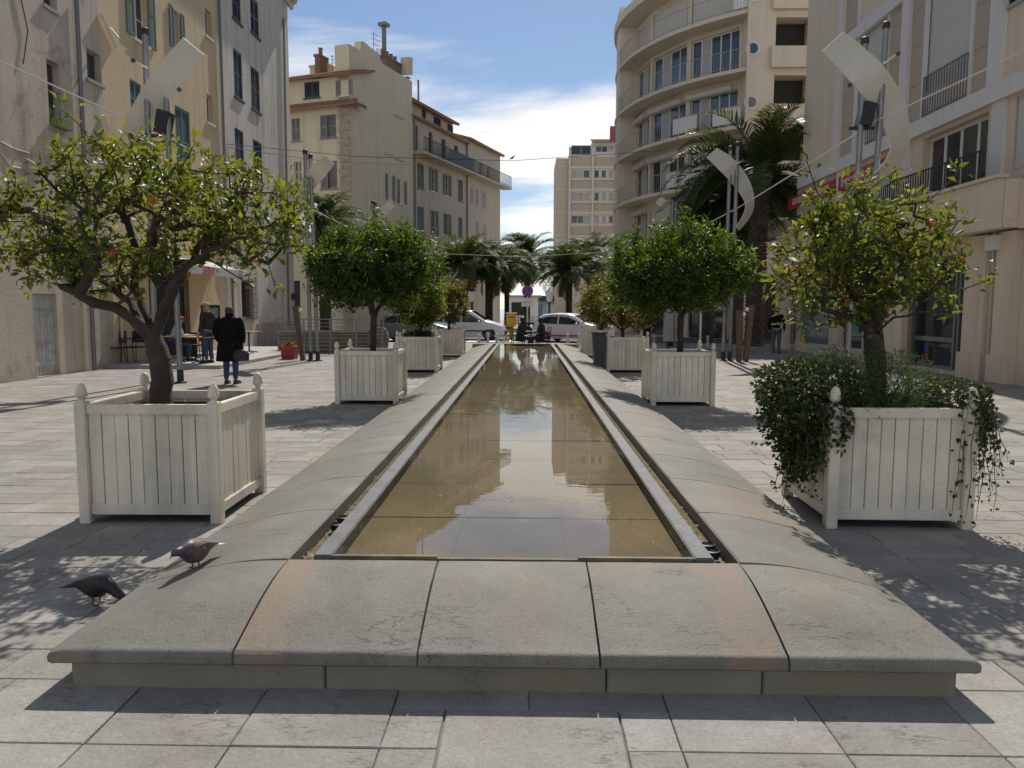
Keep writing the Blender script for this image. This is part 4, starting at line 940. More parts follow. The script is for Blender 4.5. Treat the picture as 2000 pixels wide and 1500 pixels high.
chimney(fs, 764,106,142,795, P_brick, 4, hc); ch = chimney(ff, 568,110,150,605, P_yel, 2, hc, y=2.0); chimney(ff, 596,97,148,606, P_brick, 1, hc, y=1.0)
fs.part(MB().tube([(0,0,0),(0,0,1.9)],0.16,8).box(-0.3,-0.3,1.9,0.3,0.3,2.1), 'flue', P_pipe, fs.pix(771,104)[0], 0.8, fs.pix(771,106)[1])
def aerial(f, px, yt, yb, y=0.6, arms=3):
    u, z0 = f.pix(px, yb); _, z1 = f.pix(px, yt); mb = MB().tube([(0,0,0),(0,0,z1-z0)],0.018,5)
    for k in range(arms):
        z = (z1-z0)*(0.95-k*0.12); mb.tube([(-0.1,0,z),(1.1-0.2*k,0,z+0.05)],0.01,4)
        for j in range(4): mb.tube([(0.2*j,-0.25,z),(0.2*j,0.25,z)],0.006,4)
    f.part(mb, 'aerial', M['iron'], u, y, z0)
aerial(fs, 746,60,140); aerial(fs, 753,92,140); aerial(ff, 614,88,145,2.0); aerial(ff, 657,102,145,2.0,2)
# balcony house
Lb = fs.pix(912,330)[0]; c3 = C2+fs.u*Lg
hbn = thing('balcony_house', 'tan row house with grey green shutters and a long iron balcony', 'house', c3, TS); fv = Facade(hbn, c3, TS, 0.2)
wB = Lb-Lg; zt = fv.pix(810,229)[1]; za = fv.pix(810,192)[1]
for rc in ((815,317,366,828),(895,349,391,904),(815,402,452,828),(895,423,462,903)): fv.window(fv.rect(*rc), 'shut', S_green)
for rc in ((842,327,372,850),(869,339,381,877),(845,411,458,852),(870,417,460,877)): fv.window(fv.rect(*rc), 'open', S_green)
for rc in ((810,243,292,817),(837,256,300,845),(862,270,312,871),(887,283,322,895)): fv.window(fv.rect(*rc), 'plain', sill=False, frame=S_green)
for k in range(3): fv.holes.append((1.0+k*3.2,0.05,3.4+k*3.2,3.2)); fv.box('shop_window', M['glass'], 1.0+k*3.2,0.17,0.05,3.4+k*3.2,0.19,3.2)
fv.wall(0.02, wB, -0.1, zt, P_tan, back=8)
fat = Facade(hbn, c3-fs.n*0.7, TS, 0.2)
for rc in ((824,211,236,832),(847,225,250,861),(874,241,264,885)): fat.window(fat.rect(*rc), 'shut', S_dark)
fat.wall(0.03, wB-1.2, zt-0.1, za, P_tan, 'attic_wall', back=5); tiles(fat, 0.03, wB-1.0, za+0.05, 0.5, 2.5, 0.8); tiles(fv, 0.03, wB, zt+0.04, 0.3, 0.9, 0.3)
zbal = fv.pix(812,298)[1]
def balcony(f, u0, u1, z, out, slabm, railm, h=1.0):
    b = f.box('balcony_slab', slabm, u0, -out, z-0.16, u1, -0.003, z)
    mb = MB(); L = u1-u0; n = int(L/0.14)
    for k in range(n+1): mb.box(L*k/n-0.009,0.03,0.16,L*k/n+0.009,0.05,1.12)
    mb.box(0,0.015,1.12,L,0.065,1.16); mb.box(0,0.02,0.24,L,0.06,0.27); mb.build('railing', railm, b); return b
bb = balcony(fv, 0.1, wB-0.05, zbal, 0.9, P_tan, M['iron']); MB().box(4.2,0.0,0.2,8.6,0.012,1.1).build('privacy_screen', mat('screen_slate', (0.09,0.10,0.12), 0.8), bb)
chimney(fat, 842,198,235,873, P_brick, 4, hbn, y=1.4); fat.part(MB().tube([(0,0,0),(0,0,2.0)],0.09,8).box(-0.2,-0.2,2.0,0.2,0.2,2.08), 'flue', P_pipe, fat.pix(826,198)[0], 1.3, fat.pix(826,204)[1]); fat.part(MB().tube([(0,0,0),(0,0,1.8)],0.08,8), 'flue', P_pipe, fat.pix(847,198)[0], 1.3, fat.pix(847,200)[1])
fv.pipe([(0.2,0.1),(0.2,zt)], 0.06, P_pipe); fv.pipe([(wB-0.1,0.1),(wB-0.1,zt)], 0.06, P_pipe)
c4 = C2+fs.u*Lb
hen = thing('end_house', 'cream end house with narrow pale shutters and a wrap round balcony', 'house', c4, TS); fe = Facade(hen, c4, TS, 0.2); wE = fs.pix(977,420)[0]-Lb; ztE = fe.pix(914,272)[1]
for rc in ((919,365,397,923),(929,369,400,934),(943,375,405,948),(929,432,470,934),(944,438,470,949)): fe.window(fe.rect(*rc), 'shut', S_pale)
for rc in ((921,312,338,926),(936,318,342,941),(951,324,346,956)): fe.window(fe.rect(*rc), 'plain', sill=False)
fe.wall(0.02, wE, -0.1, ztE, P_tan, back=10); tiles(fe, 0.02, wE+0.2, ztE+0.05, 0.35, 3.0, 0.9); balcony(fe, 0.1, wE+0.7, zbal, 0.9, P_tan, M['iron'])

# ---------------- shop building on the right, wall line X = 10.9
RX = 10.9
hs = thing('shop_building', 'cream shop building with peach stone panels, white bands and red agency signs', 'building', (RX, 31.4, 0), R(-90)); fr_ = Facade(hs, (RX, 31.4, 0), R(-90), 0.3)
f = fr_
UE = 22.0
zb1 = f.pix(1935,172)[1]; zb2 = f.pix(1737,5)[1]
f.window(f.rect(1678,72,255,1733), 'roller', cols=1, rows_=1); f.window(f.rect(1812,-60,180,1895), 'roller', cols=1, rows_=1, sill=False)
f.window(f.rect(1958,-120,20,2080), 'plain', cols=3, rows_=1, frame=P_frameg)
f.window(f.rect(1558,372,432,1632), 'roller', cols=1, rows_=1, sill=False); f.window(f.rect(1650,345,420,1745), 'roller', cols=1, rows_=1, sill=False)
f.window(f.rect(1803,272,395,1925), 'glass', cols=4, rows_=1, fm=0.09, sill=False); f.window(f.rect(1985,190,330,2100), 'roller', cols=1, rows_=1, sill=False)
u0, _, u1, _ = f.rect(1545,525,690,1620); f.holes.append((u0,0.35,u1,3.0)); sw = f.box('shop_window', mat('shop_glass_blue', (0.10,0.17,0.25), 0.12, 0.3, 2, spec=0.8), u0,0.2,0.35,u1,0.23,3.0)
MB().box(0.1,-0.02,2.2,1.0,-0.004,2.6).build('window_poster', mat('poster_yellow', (0.5,0.36,0.03), 0.6), sw); MB().box(1.2,-0.02,1.9,3.0,-0.004,2.6).build('window_poster', mat('poster_blue', (0.03,0.09,0.30), 0.5), sw)
u0, _, u1, _ = f.rect(1642,540,690,1735); f.holes.append((u0,0.35,u1,3.0)); sw = f.box('shop_window', M['glass'], u0,0.2,0.35,u1,0.23,3.0)
MB().box(0.2,-0.02,0.5,1.6,-0.004,1.5).build('window_poster', mat('poster_teal', (0.10,0.24,0.24), 0.6), sw)
u0, _, u1, _ = f.rect(1776,470,705,1893); f.holes.append((u0,0.08,u1,3.05)); sw = f.box('shop_entrance', M['glass'], u0,0.24,0.08,u1,0.27,3.05); w = u1-u0
al = mat('aluminium', (0.30,0.31,0.32), 0.4, metal=0.6)
for a, b, c, d in ((0,0.06,0,2.97),(w-0.06,w,0,2.97),(w*0.68,w*0.68+0.09,0,2.97),(w*0.74,w*0.74+0.07,0,2.97)): MB().box(a,-0.05,c,b,-0.002,d).build('door_frame', al, sw)
for c, d in ((0,0.08),(0.72,0.84),(2.9,2.96)): MB().box(0.061,-0.045,c,w*0.68-0.001,-0.003,d).build('door_frame', al, sw)
MB().box(w*0.76,-0.12,1.5,w*0.76+0.18,-0.06,1.56).build('door_handle', M['white'], sw)
MB().box(w*0.24,-0.02,0.42,w*0.30,-0.004,0.62).build('window_sticker', mat('sticker_blue', (0.02,0.12,0.35), 0.5), sw)
MB().box(w*0.25,-0.02,0.24,w*0.29,-0.004,0.37).build('window_sticker', mat('sticker_red', (0.40,0.05,0.05), 0.5), sw)
f.wall(0, UE, -0.1, 16.5, P_com, back=9)
f.box('white_band', P_band, -0.06, -0.16, zb1-0.42, UE, -0.004, zb1); f.box('white_band', P_band, f.pix(1642,150)[0], -0.16, zb2-0.4, UE, -0.004, zb2)
def up(px): return f.pix(px,150)[0]
for a, b in ((1640,1649),(1765,1779),(1938,1962)): f.box('pilaster', P_band, up(a), -0.14, zb1+0.002, up(b), -0.004, 16.4)
for a, b in ((1674,1678),(1733,1737),(1806,1811),(1896,1901)): f.box('window_jamb', P_band, up(a), -0.08, zb1+0.002, up(b), -0.004, 16.4)
for a, b in ((1650,1673),(1738,1764),(1780,1805),(1902,1937)):
    z = zb1+0.01
    while z < 16: z2 = z+1.05; f.box('stone_panel', P_peach, up(a)+0.01, -0.035, z, up(b)-0.01, -0.004, min(z2, 16.3)-0.012); z = z2
for a, b in ((1640,1650),(1765,1779),(1938,1962)): f.box('pilaster', P_band, f.pix(a,330)[0], -0.1, 4.6, f.pix(b,330)[0], -0.004, zb1-0.425)
f.rail(f.pix(1700,200)[0], f.pix(1735,200)[0], zb1+0.02, zb1+1.0, -0.1, P_pipe); f.rail(up(1812), up(1896), zb1+0.02, zb1+1.1, -0.1, P_pipe)
f.rail(f.pix(1785,340)[0], f.pix(1975,320)[0], 4.5, 5.25, -0.65, M['iron']); f.rail(f.pix(1520,440)[0], f.pix(1640,430)[0], 4.5, 5.2, -0.62, M['iron']); f.rail(f.pix(1645,430)[0], f.pix(1780,400)[0], 4.5, 5.2, -0.63, M['iron'])
pu1 = 31.4-17.2
f.box('balcony_parapet', P_com, -0.5, -0.70, 3.42, pu1, -0.55, 4.50, bevel=0.01); f.box('balcony_floor', P_com, -0.5, -0.545, 3.45, pu1, -0.004, 3.62); f.box('balcony_end', P_com, pu1-0.15, -0.545, 3.625, pu1-0.002, -0.004, 4.49)
f.box('parapet_coping', P_com, -0.55, -0.76, 4.503, pu1+0.05, -0.5, 4.58)
f.box('balcony_parapet', P_com, pu1+0.01, -0.22, 3.42, UE, -0.004, 4.46)
for a, b in ((1522,1545),(1738,1775),(1895,1935),(1955,1990)): f.box('pillar', P_com, f.pix(a,620)[0], -0.20, -0.02, f.pix(b,620)[0], -0.004, 3.40, bevel=0.008)
for a, b in ((1735,1778),(1892,1938),(1952,1993)): f.box('pillar_base', P_com, f.pix(a,620)[0], -0.26, -0.01, f.pix(b,620)[0], -0.204, 0.62, bevel=0.008)
f.pipe([(f.pix(1942,600)[0],0.6),(f.pix(1942,600)[0],3.9)], 0.05, P_pipeb); f.box('meter_box', P_frame, f.pix(1955,470)[0], -0.36, f.pix(1955,490)[1], f.pix(1974,470)[0], -0.205, f.pix(1955,462)[1])
f.box('street_plate', mat('plate_blue', (0.03,0.05,0.16), 0.5), -0.1, -0.72, 3.85, 0.25, -0.702, 4.15)
red = mat('sign_red', (0.42,0.03,0.04), 0.5)
u0, z0, u1, z1 = f.rect(1546,356,382,1637); s1 = f.box('agency_sign', red, u0, -0.12, 5.75, u1, -0.04, 6.20); text_mesh('lettering', 'GAMBETTA IMMOBILIER', 0.36, M['white'], s1, ((u1-u0)/2,-0.004,0.22), (R(90),0,0), 0.003, sx=min(1.0,(u1-u0)/4.4))
u0, z0, u1, z1 = f.rect(1646,320,350,1752); s1 = f.box('agency_sign', red, u0, -0.12, 5.72, u1, -0.04, 6.22); text_mesh('lettering', 'SYNDIC GESTION TRANSACTIONS', 0.34, M['white'], s1, ((u1-u0)/2,-0.004,0.22), (R(90),0,0), 0.003, sx=min(1.0,(u1-u0)/6.0))

# ---------------- rounded apartment block
RC, RR = Vector((18.86,52.65,0)), 13.0
def arc(a, r=RR): return RC-Vector((math.sin(R(a)), math.cos(R(a)), 0))*r
def apx(px, r):                                    # angle on the arc whose sight line is column px
    lo, hi = 30, 88
    for _ in range(40):
        m_ = (lo+hi)/2
        if toimg(arc(m_, r)+Vector((0,0,8)))[0] > px: lo = m_
        else: hi = m_
    return (lo+hi)/2
ha = thing('rounded_apartment_block', 'sand coloured apartment block with curved balconies, roller blinds and round portholes', 'apartment block', arc(35), 0)
ho_ = Vector(ha.location)
def lp(v): return tuple(Vector(v)-ho_)
FLO = [2.65,5.57,8.49,11.41,14.33,17.25,20.25]; RIN = RR-1.15
angs = [apx(1440,RIN), apx(1338,RIN), apx(1266,RIN), apx(1238,RIN)]
# solid curved end wall and the back
mb = MB(); aa = [angs[3]+i*(118-angs[3])/16 for i in range(17)]
inner = [arc(a, RR-0.06) for a in aa]; st = [arc(angs[3], RIN)]
mb.loft([[lp(p) for p in [st[0]]+inner], [lp(p+Vector((0,0,21.0))) for p in [st[0]]+inner]], close=False, cap=False); mb.build('curved_wall', P_rnd, ha, smooth=30)
greyr = mat('balcony_panel_white', (0.72,0.71,0.69), 0.7, 0.05, 2)
rb = random.Random(5)
for bi, (a0, a1) in enumerate(zip(angs[:-1], angs[1:])):
    p0, p1 = arc(a1, RIN), arc(a0, RIN); dv = (p1-p0).normalized(); th = math.atan2(dv.y, dv.x)
    fc = Facade(ha, p0, th, 0.25); Lw = (p1-p0).length
    for i, z in enumerate(FLO[:-1]):
        if i == 0: fc.holes.append((0.4,0.0,Lw-0.4,2.3)); fc.box('shop_window', M['glass'], 0.4,0.2,0.0,Lw-0.4,0.22,2.3); continue
        full = (i == 5) or (i == 1 and bi == 1)
        kind = 'roller' if full else 'glass'; zt_ = z+(2.42 if i in (4,) else 2.12)
        w = fc.window((0.16,z+0.06,Lw-0.16,zt_+0.08), kind, cols=(1 if full else (5 if bi == 0 else 4 if bi == 1 else 3)), rows_=1, fm=0.07, sill=False, pane=[M['glassblue'],M['curtain'],M['glassblue'],M['glassblue']] if i != 2 else [M['glass'],M['curtain'],M['glass']])
        if not full and i != 4: MB().lathe([(0.19,0),(0.19,Lw-0.5)],12).build('blind_box', P_roller, w, (-0.1,-0.12,zt_-z+0.12), (0,R(90),0))
    fc.wall(0, Lw, -0.1, 20.9, P_rnd, 'bay_wall', back=2.0)
for i, z in enumerate(FLO):
    n = 30; aa = [34.2+k*(angs[3]+38-34.2)/n for k in range(n+1)]; th_ = 0.2 if i < 6 else 0.5; ro = RR if i < 6 else RR+0.12
    mb = MB(); mb.loft([[lp(arc(a,RR-1.6)+Vector((0,0,z-th_))), lp(arc(a,ro)+Vector((0,0,z-th_))), lp(arc(a,ro+0.03)+Vector((0,0,z-0.02))), lp(arc(a,RR-1.6)+Vector((0,0,z-0.02)))] for a in aa]); sb = mb.build('balcony_slab' if i < 6 else 'roof', P_rnd, ha, smooth=30)
    if i in (0, 6): continue
    mb = MB(); ar = [a for a in aa if a <= angs[3]+4]
    mb.tube([lp(arc(a,RR-0.06)+Vector((0,0,z+1.0))) for a in ar], 0.022, 5); mb.tube([lp(arc(a,RR-0.06)+Vector((0,0,z+0.12))) for a in ar], 0.016, 5)
    a = ar[0]
    while a < ar[-1]:
        mb.tube([lp(arc(a,RR-0.06)+Vector((0,0,z-0.02))), lp(arc(a,RR-0.06)+Vector((0,0,z+1.0)))], 0.007, 4, False); a += 0.8
    mb.build('railing', P_frameg, sb)
    spans = {5: [(34.4,38.5)], 3: [(36.0,43.0),(47.5,55.0)], 2: [(44.0,57.0)], 1: [(36,50)], 4: []}[i]
    for s0, s1 in spans:
        m = MB(); q = [s0+(s1-s0)*k/6 for k in range(7)]
        m.loft([[lp(arc(a,RR-0.10)+Vector((0,0,z+0.10))), lp(arc(a,RR-0.085)+Vector((0,0,z+0.10))), lp(arc(a,RR-0.085)+Vector((0,0,z+0.98))), lp(arc(a,RR-0.10)+Vector((0,0,z+0.98)))] for a in q]); m.build('balcony_panel', greyr, sb)
# flat flank with portholes and loggias
pf = arc(34.2, RR); flk = Facade(ha, (pf.x, pf.y, 0), 0.0, 0.35)
for k, py in enumerate((-10,95,200,300,400)):
    z = flk.pix(1470,py)[1]; u = flk.pix(1470,95)[0]
    rim_ = flk.part(MB().lathe([(0.37,-0.04),(0.37,0.06),(0.27,0.06),(0.27,-0.02)],20), 'porthole', P_frame, u, 0.0, z); rim_.rotation_euler = (R(90),0,0)
    MB().lathe([(0.275,0.0),(0.27,0.02)],20).build('pane', M['glassblue'], rim_)
lu0, lu1 = flk.pix(1503,150)[0], flk.pix(1566,150)[0]
for z in FLO[1:-1]: flk.holes.append((lu0+0.25, z+0.95, lu1+0.4, z+2.45))
flk.depth = 1.4; flk.wall(0.0, lu1+1.4, -0.1, 21.5, P_rnd, 'flank_wall', back=3)
for z in FLO[1:-1]:
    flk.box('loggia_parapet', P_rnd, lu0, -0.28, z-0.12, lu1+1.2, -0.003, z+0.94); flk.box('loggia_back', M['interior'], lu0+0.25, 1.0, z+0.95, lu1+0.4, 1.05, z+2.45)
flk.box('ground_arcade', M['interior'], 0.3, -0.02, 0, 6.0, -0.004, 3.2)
flk.box('corner_rib', P_rnd, -0.12, -0.1, 3, 0.02, 0.05, 21.3)

# ---------------- gridded tower far behind
T0 = at(1112, 603, 95); T0.z = 0
ht = thing('concrete_tower', 'cream gridded concrete tower with peach panels and a red chimney beyond the palms', 'apartment block', T0, 0); ft = Facade(ht, T0, 0.0, 0.2)
W2 = ft.pix(1158,400)[0]; W3 = ft.pix(1203,400)[0]; ztp = ft.pix(1112,288)[1]
rowp = [(284,302),(332,347),(376,392),(421,436),(466,482)]
for i, (a, b) in enumerate(rowp):
    if i == 0:
        ft.window(ft.rect(1116,a,b,1154), 'plain', cols=2, rows_=1, sill=False, frame=P_frameg); ft.window(ft.rect(1164,a+1,b-5,1198), 'plain', cols=3, rows_=1, sill=False, pane=[M['glassblue'],M['glass'],M['curtain']])
    else:
        ft.window(ft.rect(1116,a,b,1152), 'plain', cols=3, rows_=1, sill=False, pane=[[M['glassblue'],M['glassblue'],M['curtain']],[M['curtain'],M['curtain'],M['glassblue']],[M['curtain'],P_peach,M['curtain']]][i % 3])
        for q, (c, d) in enumerate(((1161,1170),(1175,1184),(1189,1198))): ft.window(ft.rect(c,a,b,d), 'plain', cols=1, rows_=1, sill=False, pane=[M['curtain'],M['glass'],M['glassblue'],M['curtain']][(i+q) % 4])
ft.wall(-0.02, W3+0.6, -0.2, ztp, P_tow, back=10)
for a, b in ((307,322),(352,366),(398,411),(444,459)):
    for c, d in ((1115,1134),(1135,1154),(1161,1179),(1180,1198)):
        u0, z0, u1, z1 = ft.rect(c,a,b,d); ft.box('stone_panel', P_peach, u0, -0.05, z0, u1, -0.004, z1)
for px in (1112,1157,1201): u = ft.pix(px,400)[0]; ft.box('concrete_rib', P_tow, u-0.12, -0.25, 0, u+0.12, -0.004, ztp)
for i, (a, b) in enumerate(rowp[1:]):
    for yy in (a-5, b+3): z = ft.pix(1112,yy)[1]; ft.box('concrete_band', P_tow, 0.0, -0.18, z-0.12, W3+0.5, -0.006, z+0.08)
fl = Facade(ht, T0+Vector((-1.75,0.3,0)), 0.0); fl.wall(0.0, 1.74, -0.2, ft.pix(1095,308)[1], mat('tower_side_render', (0.52,0.43,0.335), 0.9, 0.08, 1, streak=0.1), 'side_wall', back=8)
for yy in (325,370,415,460): z = fl.pix(1095,yy)[1]; fl.box('side_joint', P_tow, 0, -0.03, z-0.06, 1.73, -0.004, z+0.06)
tiles(ft, W2-0.2, W3+0.5, ztp+0.75, 0.3, 2.5, 0.7); ft.box('roof_parapet', P_tow, W2-0.2, 0.2, ztp, W3+0.4, 3.0, ztp+0.7)
u0, z0, u1, z1 = ft.rect(1194,243,266,1206); c = ft.box('chimney', P_red, u0, 0.8, z0-0.6, u1, 1.6, z1)
for k in range(4): z = ft.pix(1200,(300,345,390,437)[k])[1]; ft.box('end_balcony', P_tow, W3+0.1, -1.0, z-0.8, W3+0.9, -0.26, z+0.15)
# harbour shed and boats' masts beyond
hk = thing('harbour_shed', 'low pale blue harbour shed with a dark roof beyond the palms', 'building', tuple(Vector((at(1085,603,99).x,99,0))), 0)
MB().box(-3.2,0,-0.1,3.4,3,2.6).build('wall', mat('harbour_blue', (0.42,0.52,0.58), 0.7, 0.1, 2), hk); MB().box(-4.0,-0.6,2.6,4.2,3.4,3.3).build('roof', M['asphalt'], hk)
for k in range(4): MB().box(-2.6+k*1.5,-0.05,0.3,-1.7+k*1.5,-0.004,2.2).build('shutter_panel', M['white'] if k % 2 else mat('harbour_blue_dark', (0.14,0.24,0.33), 0.6), hk)
hk = thing('kiosk', 'white kiosk with dark opening behind the no parking sign', 'kiosk', tuple(Vector((at(1022,603,78).x,78,0.1))), 0)
MB().box(-1.5,0,0,1.5,2,2.7).build('wall', M['white'], hk); MB().box(-1.8,-0.4,2.7,1.8,2.3,2.9).build('roof', P_frameg, hk); MB().box(-1.2,-0.05,0.9,0.2,-0.004,2.2).build('hatch', M['interior'], hk)

# ================================================================== sail sculptures on twin poles
def sail(label, Y, poles, pts, hw, arms=(), spot=None, pr=0.06):
    b = gnd(poles[0][0], 0, 0) if False else at(poles[0][0], 700, Y); root = thing('sail_sculpture', label, 'sculpture', (b.x, Y, 0), 0, 'curved white sails on twin steel poles')
    o = Vector(root.location)
    for (xb, xt, yt) in poles:
        p0 = at(xb, 603+1650*FPX/1000/Y, Y); p1 = at(xt, yt, Y); p0.z = 0
        pl = MB().tube([p0-o-Vector((0,0,0.02)), p1-o], pr, 12).build('pole', M['steel'], root, smooth=True)
        q = p1-o; MB().lathe([(pr*1.25,0),(pr*1.25,0.12),(pr*0.6,0.15)],12).build('pole_cap', M['iron'], pl, tuple(q-Vector((0,0,0.06))))
        MB().lathe([(pr*2.2,0),(pr*2.2,0.03),(pr*1.2,0.04),(pr*1.15,0.30)],12).build('pole_foot', M['iron'], pl, tuple(p0-o))
    # strip with a real thickness
    def cr(P, t_):
        n = len(P)-1; i = min(int(t_*n), n-1); f_ = t_*n-i; g = lambda k: np.array(P[max(0,min(n,k))], float); a,b_,c,d = g(i-1),g(i),g(i+1),g(i+2)
        return 0.5*((2*b_)+(-a+c)*f_+(2*a-5*b_+4*c-d)*f_**2+(-a+3*b_-3*c+d)*f_**3)
    A_, B_ = [], []; N = 40
    for k in range(N+1):
        x, y_, hx, hy = cr(pts, k/N); h = math.hypot(hx, hy)*Y/FPX; dep = math.sqrt(max(0, hw*hw-h*h))
        of = -0.17+0.36*min(1.0, max(0.0, (k/N-0.22)/0.14)); A_.append(at(x-hx, y_-hy, Y+of-dep*0.9)-o); B_.append(at(x+hx, y_+hy, Y+of+dep*0.9)-o)
    th = 0.012; rings = []
    for k in range(N+1):
        t_ = (A_[min(k+1,N)]-A_[max(k-1,0)]); n_ = t_.cross(B_[k]-A_[k]).normalized()*th
        rings.append([A_[k]-n_, B_[k]-n_, B_[k]+n_, A_[k]+n_])
    MB().loft(rings).build('sail', M['sail'], root, smooth=50)
    for (x0, y0, x1, y1) in arms:
        p, q = at(x0,y0,Y-0.1)-o, at(x1,y1,Y-0.35)-o; a = MB().tube([p,q],0.022,8).build('arm', M['white'], root); MB().sphere(q,0.05,10,6).build('arm_knob', M['rust'], a)
    if spot:
        x, y_ = spot; p = at(x,y_,Y+0.05)-o; s = MB().prism([(-0.14,-0.2),(0.10,-0.24),(0.20,0.20),(-0.04,0.26)],-0.17,0.17).build('spotlight', M['black'], root, tuple(p)); MB().box(-0.3,-0.03,-0.30,0.22,0.03,-0.24).build('spot_bracket', M['iron'], s)
    return root
sail('large white curved sail on twin poles behind the bare soil planter tree', 16.7, [(305,283,62),(353,324,177)], [(378,90,20,17),(348,125,22,18),(314,170,23,18),(284,215,22,15),(260,255,19,9),(247,290,18,0),(255,312,12,-7),(275,325,9,-6),(305,340,7,-5),(338,372,5,-3)], 0.345, [(288,133,260,118),(335,165,350,175)], (318,240))
sail('large white curved sail on twin poles above the ivy planter tree', 16.7, [(1683,1731,50),(1653,1690,80)], [(1626,81,21,-19),(1660,112,24,-21),(1700,152,27,-21),(1733,200,27,-16),(1752,245,23,-8),(1757,285,18,2),(1745,315,12,8),(1722,338,8,6),(1697,354,6,4),(1672,370,4,3)], 0.36, [(1726,124,1754,104),(1682,154,1660,166)], (1688,225))
sail('white curved sail on poles beside the grey white house end', 23.95, [(607,596,297),(621,606,306)], [(645,312,8,8),(625,332,12,10),(605,355,13,9),(590,380,11,4),(585,405,7,0),(592,430,4,-3),(612,455,3,-2)], 0.27)
sail('white curved sail on poles before the dark palm trunks', 24.9, [(1412,1427,290),(1425,1441,282)], [(1390,298,10,-9),(1415,318,13,-11),(1440,345,14,-9),(1458,375,12,-4),(1464,402,8,2),(1456,425,5,4),(1440,447,3,3)], 0.30, [(1437,320,1450,315)])
sail('small distant white sail before the yellow corner house', 34, [(735,728,395),(741,733,398)], [(766,398,5,5),(752,410,7,5),(742,425,6,3),(738,442,4,0)], 0.2)
sail('small distant white sail before the curved balconies', 34, [(1306,1314,388),(1312,1320,390)], [(1286,390,6,-6),(1300,403,7,-6),(1312,417,6,-3),(1318,434,4,0)], 0.2)
def rustpost(label, px, py, lean, Y, h):
    b = gnd(px, py); root = thing('light_post', label, 'post', (b.x, b.y, 0), 0, 'short rusted light posts')
    w = 0.07; MB().add([(-w,-0.08,0),(w,-0.08,0),(w,0.08,0),(-w,0.08,0),(-w*1.25+lean,-0.1,h),(w*1.25+lean,-0.1,h),(w*1.25+lean,0.1,h),(-w*1.25+lean,0.1,h)],[(3,2,1,0),(4,5,6,7),(0,1,5,4),(1,2,6,5),(2,3,7,6),(3,0,4,7)]).build('shaft', M['rust'], root, bevel=0.008)
    MB().tube([(lean*0.3,-0.02,0.45),(lean*0.3+0.5*(1 if lean < 0 else -1),0,0.45)],0.012,6).build('tie_rod', M['steel'], root)
    MB().sphere((lean*0.8+(0.13 if lean < 0 else -0.13),-0.08,h-0.14),0.06,10,7).build('lamp_head', M['white'], root)
rustpost('rusted tapering post beside the cafe side sail poles', 592, 704, -0.19, 24, 1.72)
rustpost('upright rusted post beside the palm side sail poles', 1443, 706, -0.03, 24.8, 1.62); rustpost('outward leaning rusted post beside the palm trunks', 1456, 706, 0.14, 24.8, 1.78)
# ---- cables
def cable(label, pts, r, m, sag=0.0):
    P = []
    for a, b in zip(pts[:-1], pts[1:]):
        a, b = Vector(a), Vector(b)
        for k in range(13): t_ = k/12; p = a.lerp(b, t_); p.z -= sag*4*t_*(1-t_); P.append(p)
    o = P[0].copy(); tag(MB().tube([p-o for p in P], r, 6).build('overhead_cable', m, None, o, smooth=True), label, 'cable', 'cables strung over the square')
wc = mat('white_cable', (0.62,0.62,0.60), 0.5)
cable('white cable running from the beige house past the left sails', [(-11.5,13.6,7.0), at(290,250,16.7), at(603,405,23.95), at(738,470,34)], 0.017, wc, 0.03)
cable('white cable running from the shop building past the right sails', [(10.9,13.8,7.25), at(1712,235,16.7), at(1437,408,24.9), at(1312,470,34)], 0.017, wc, 0.03)
cable('thin white cable strung across the end of the fountain', [at(738,490,34), at(1030,502,34), at(1312,482,34)], 0.014, wc)
cable('thin dark wire from the grey white house to the curved balconies', [at(440,281,29.8), at(700,306,36), at(1000,314,41), at(1290,294,44.5)], 0.013, M['iron'])
cable('second dark wire from the grey white house to the corner house', [at(440,287,29.8), at(640,316,38), at(806,322,53)], 0.013, M['iron'])

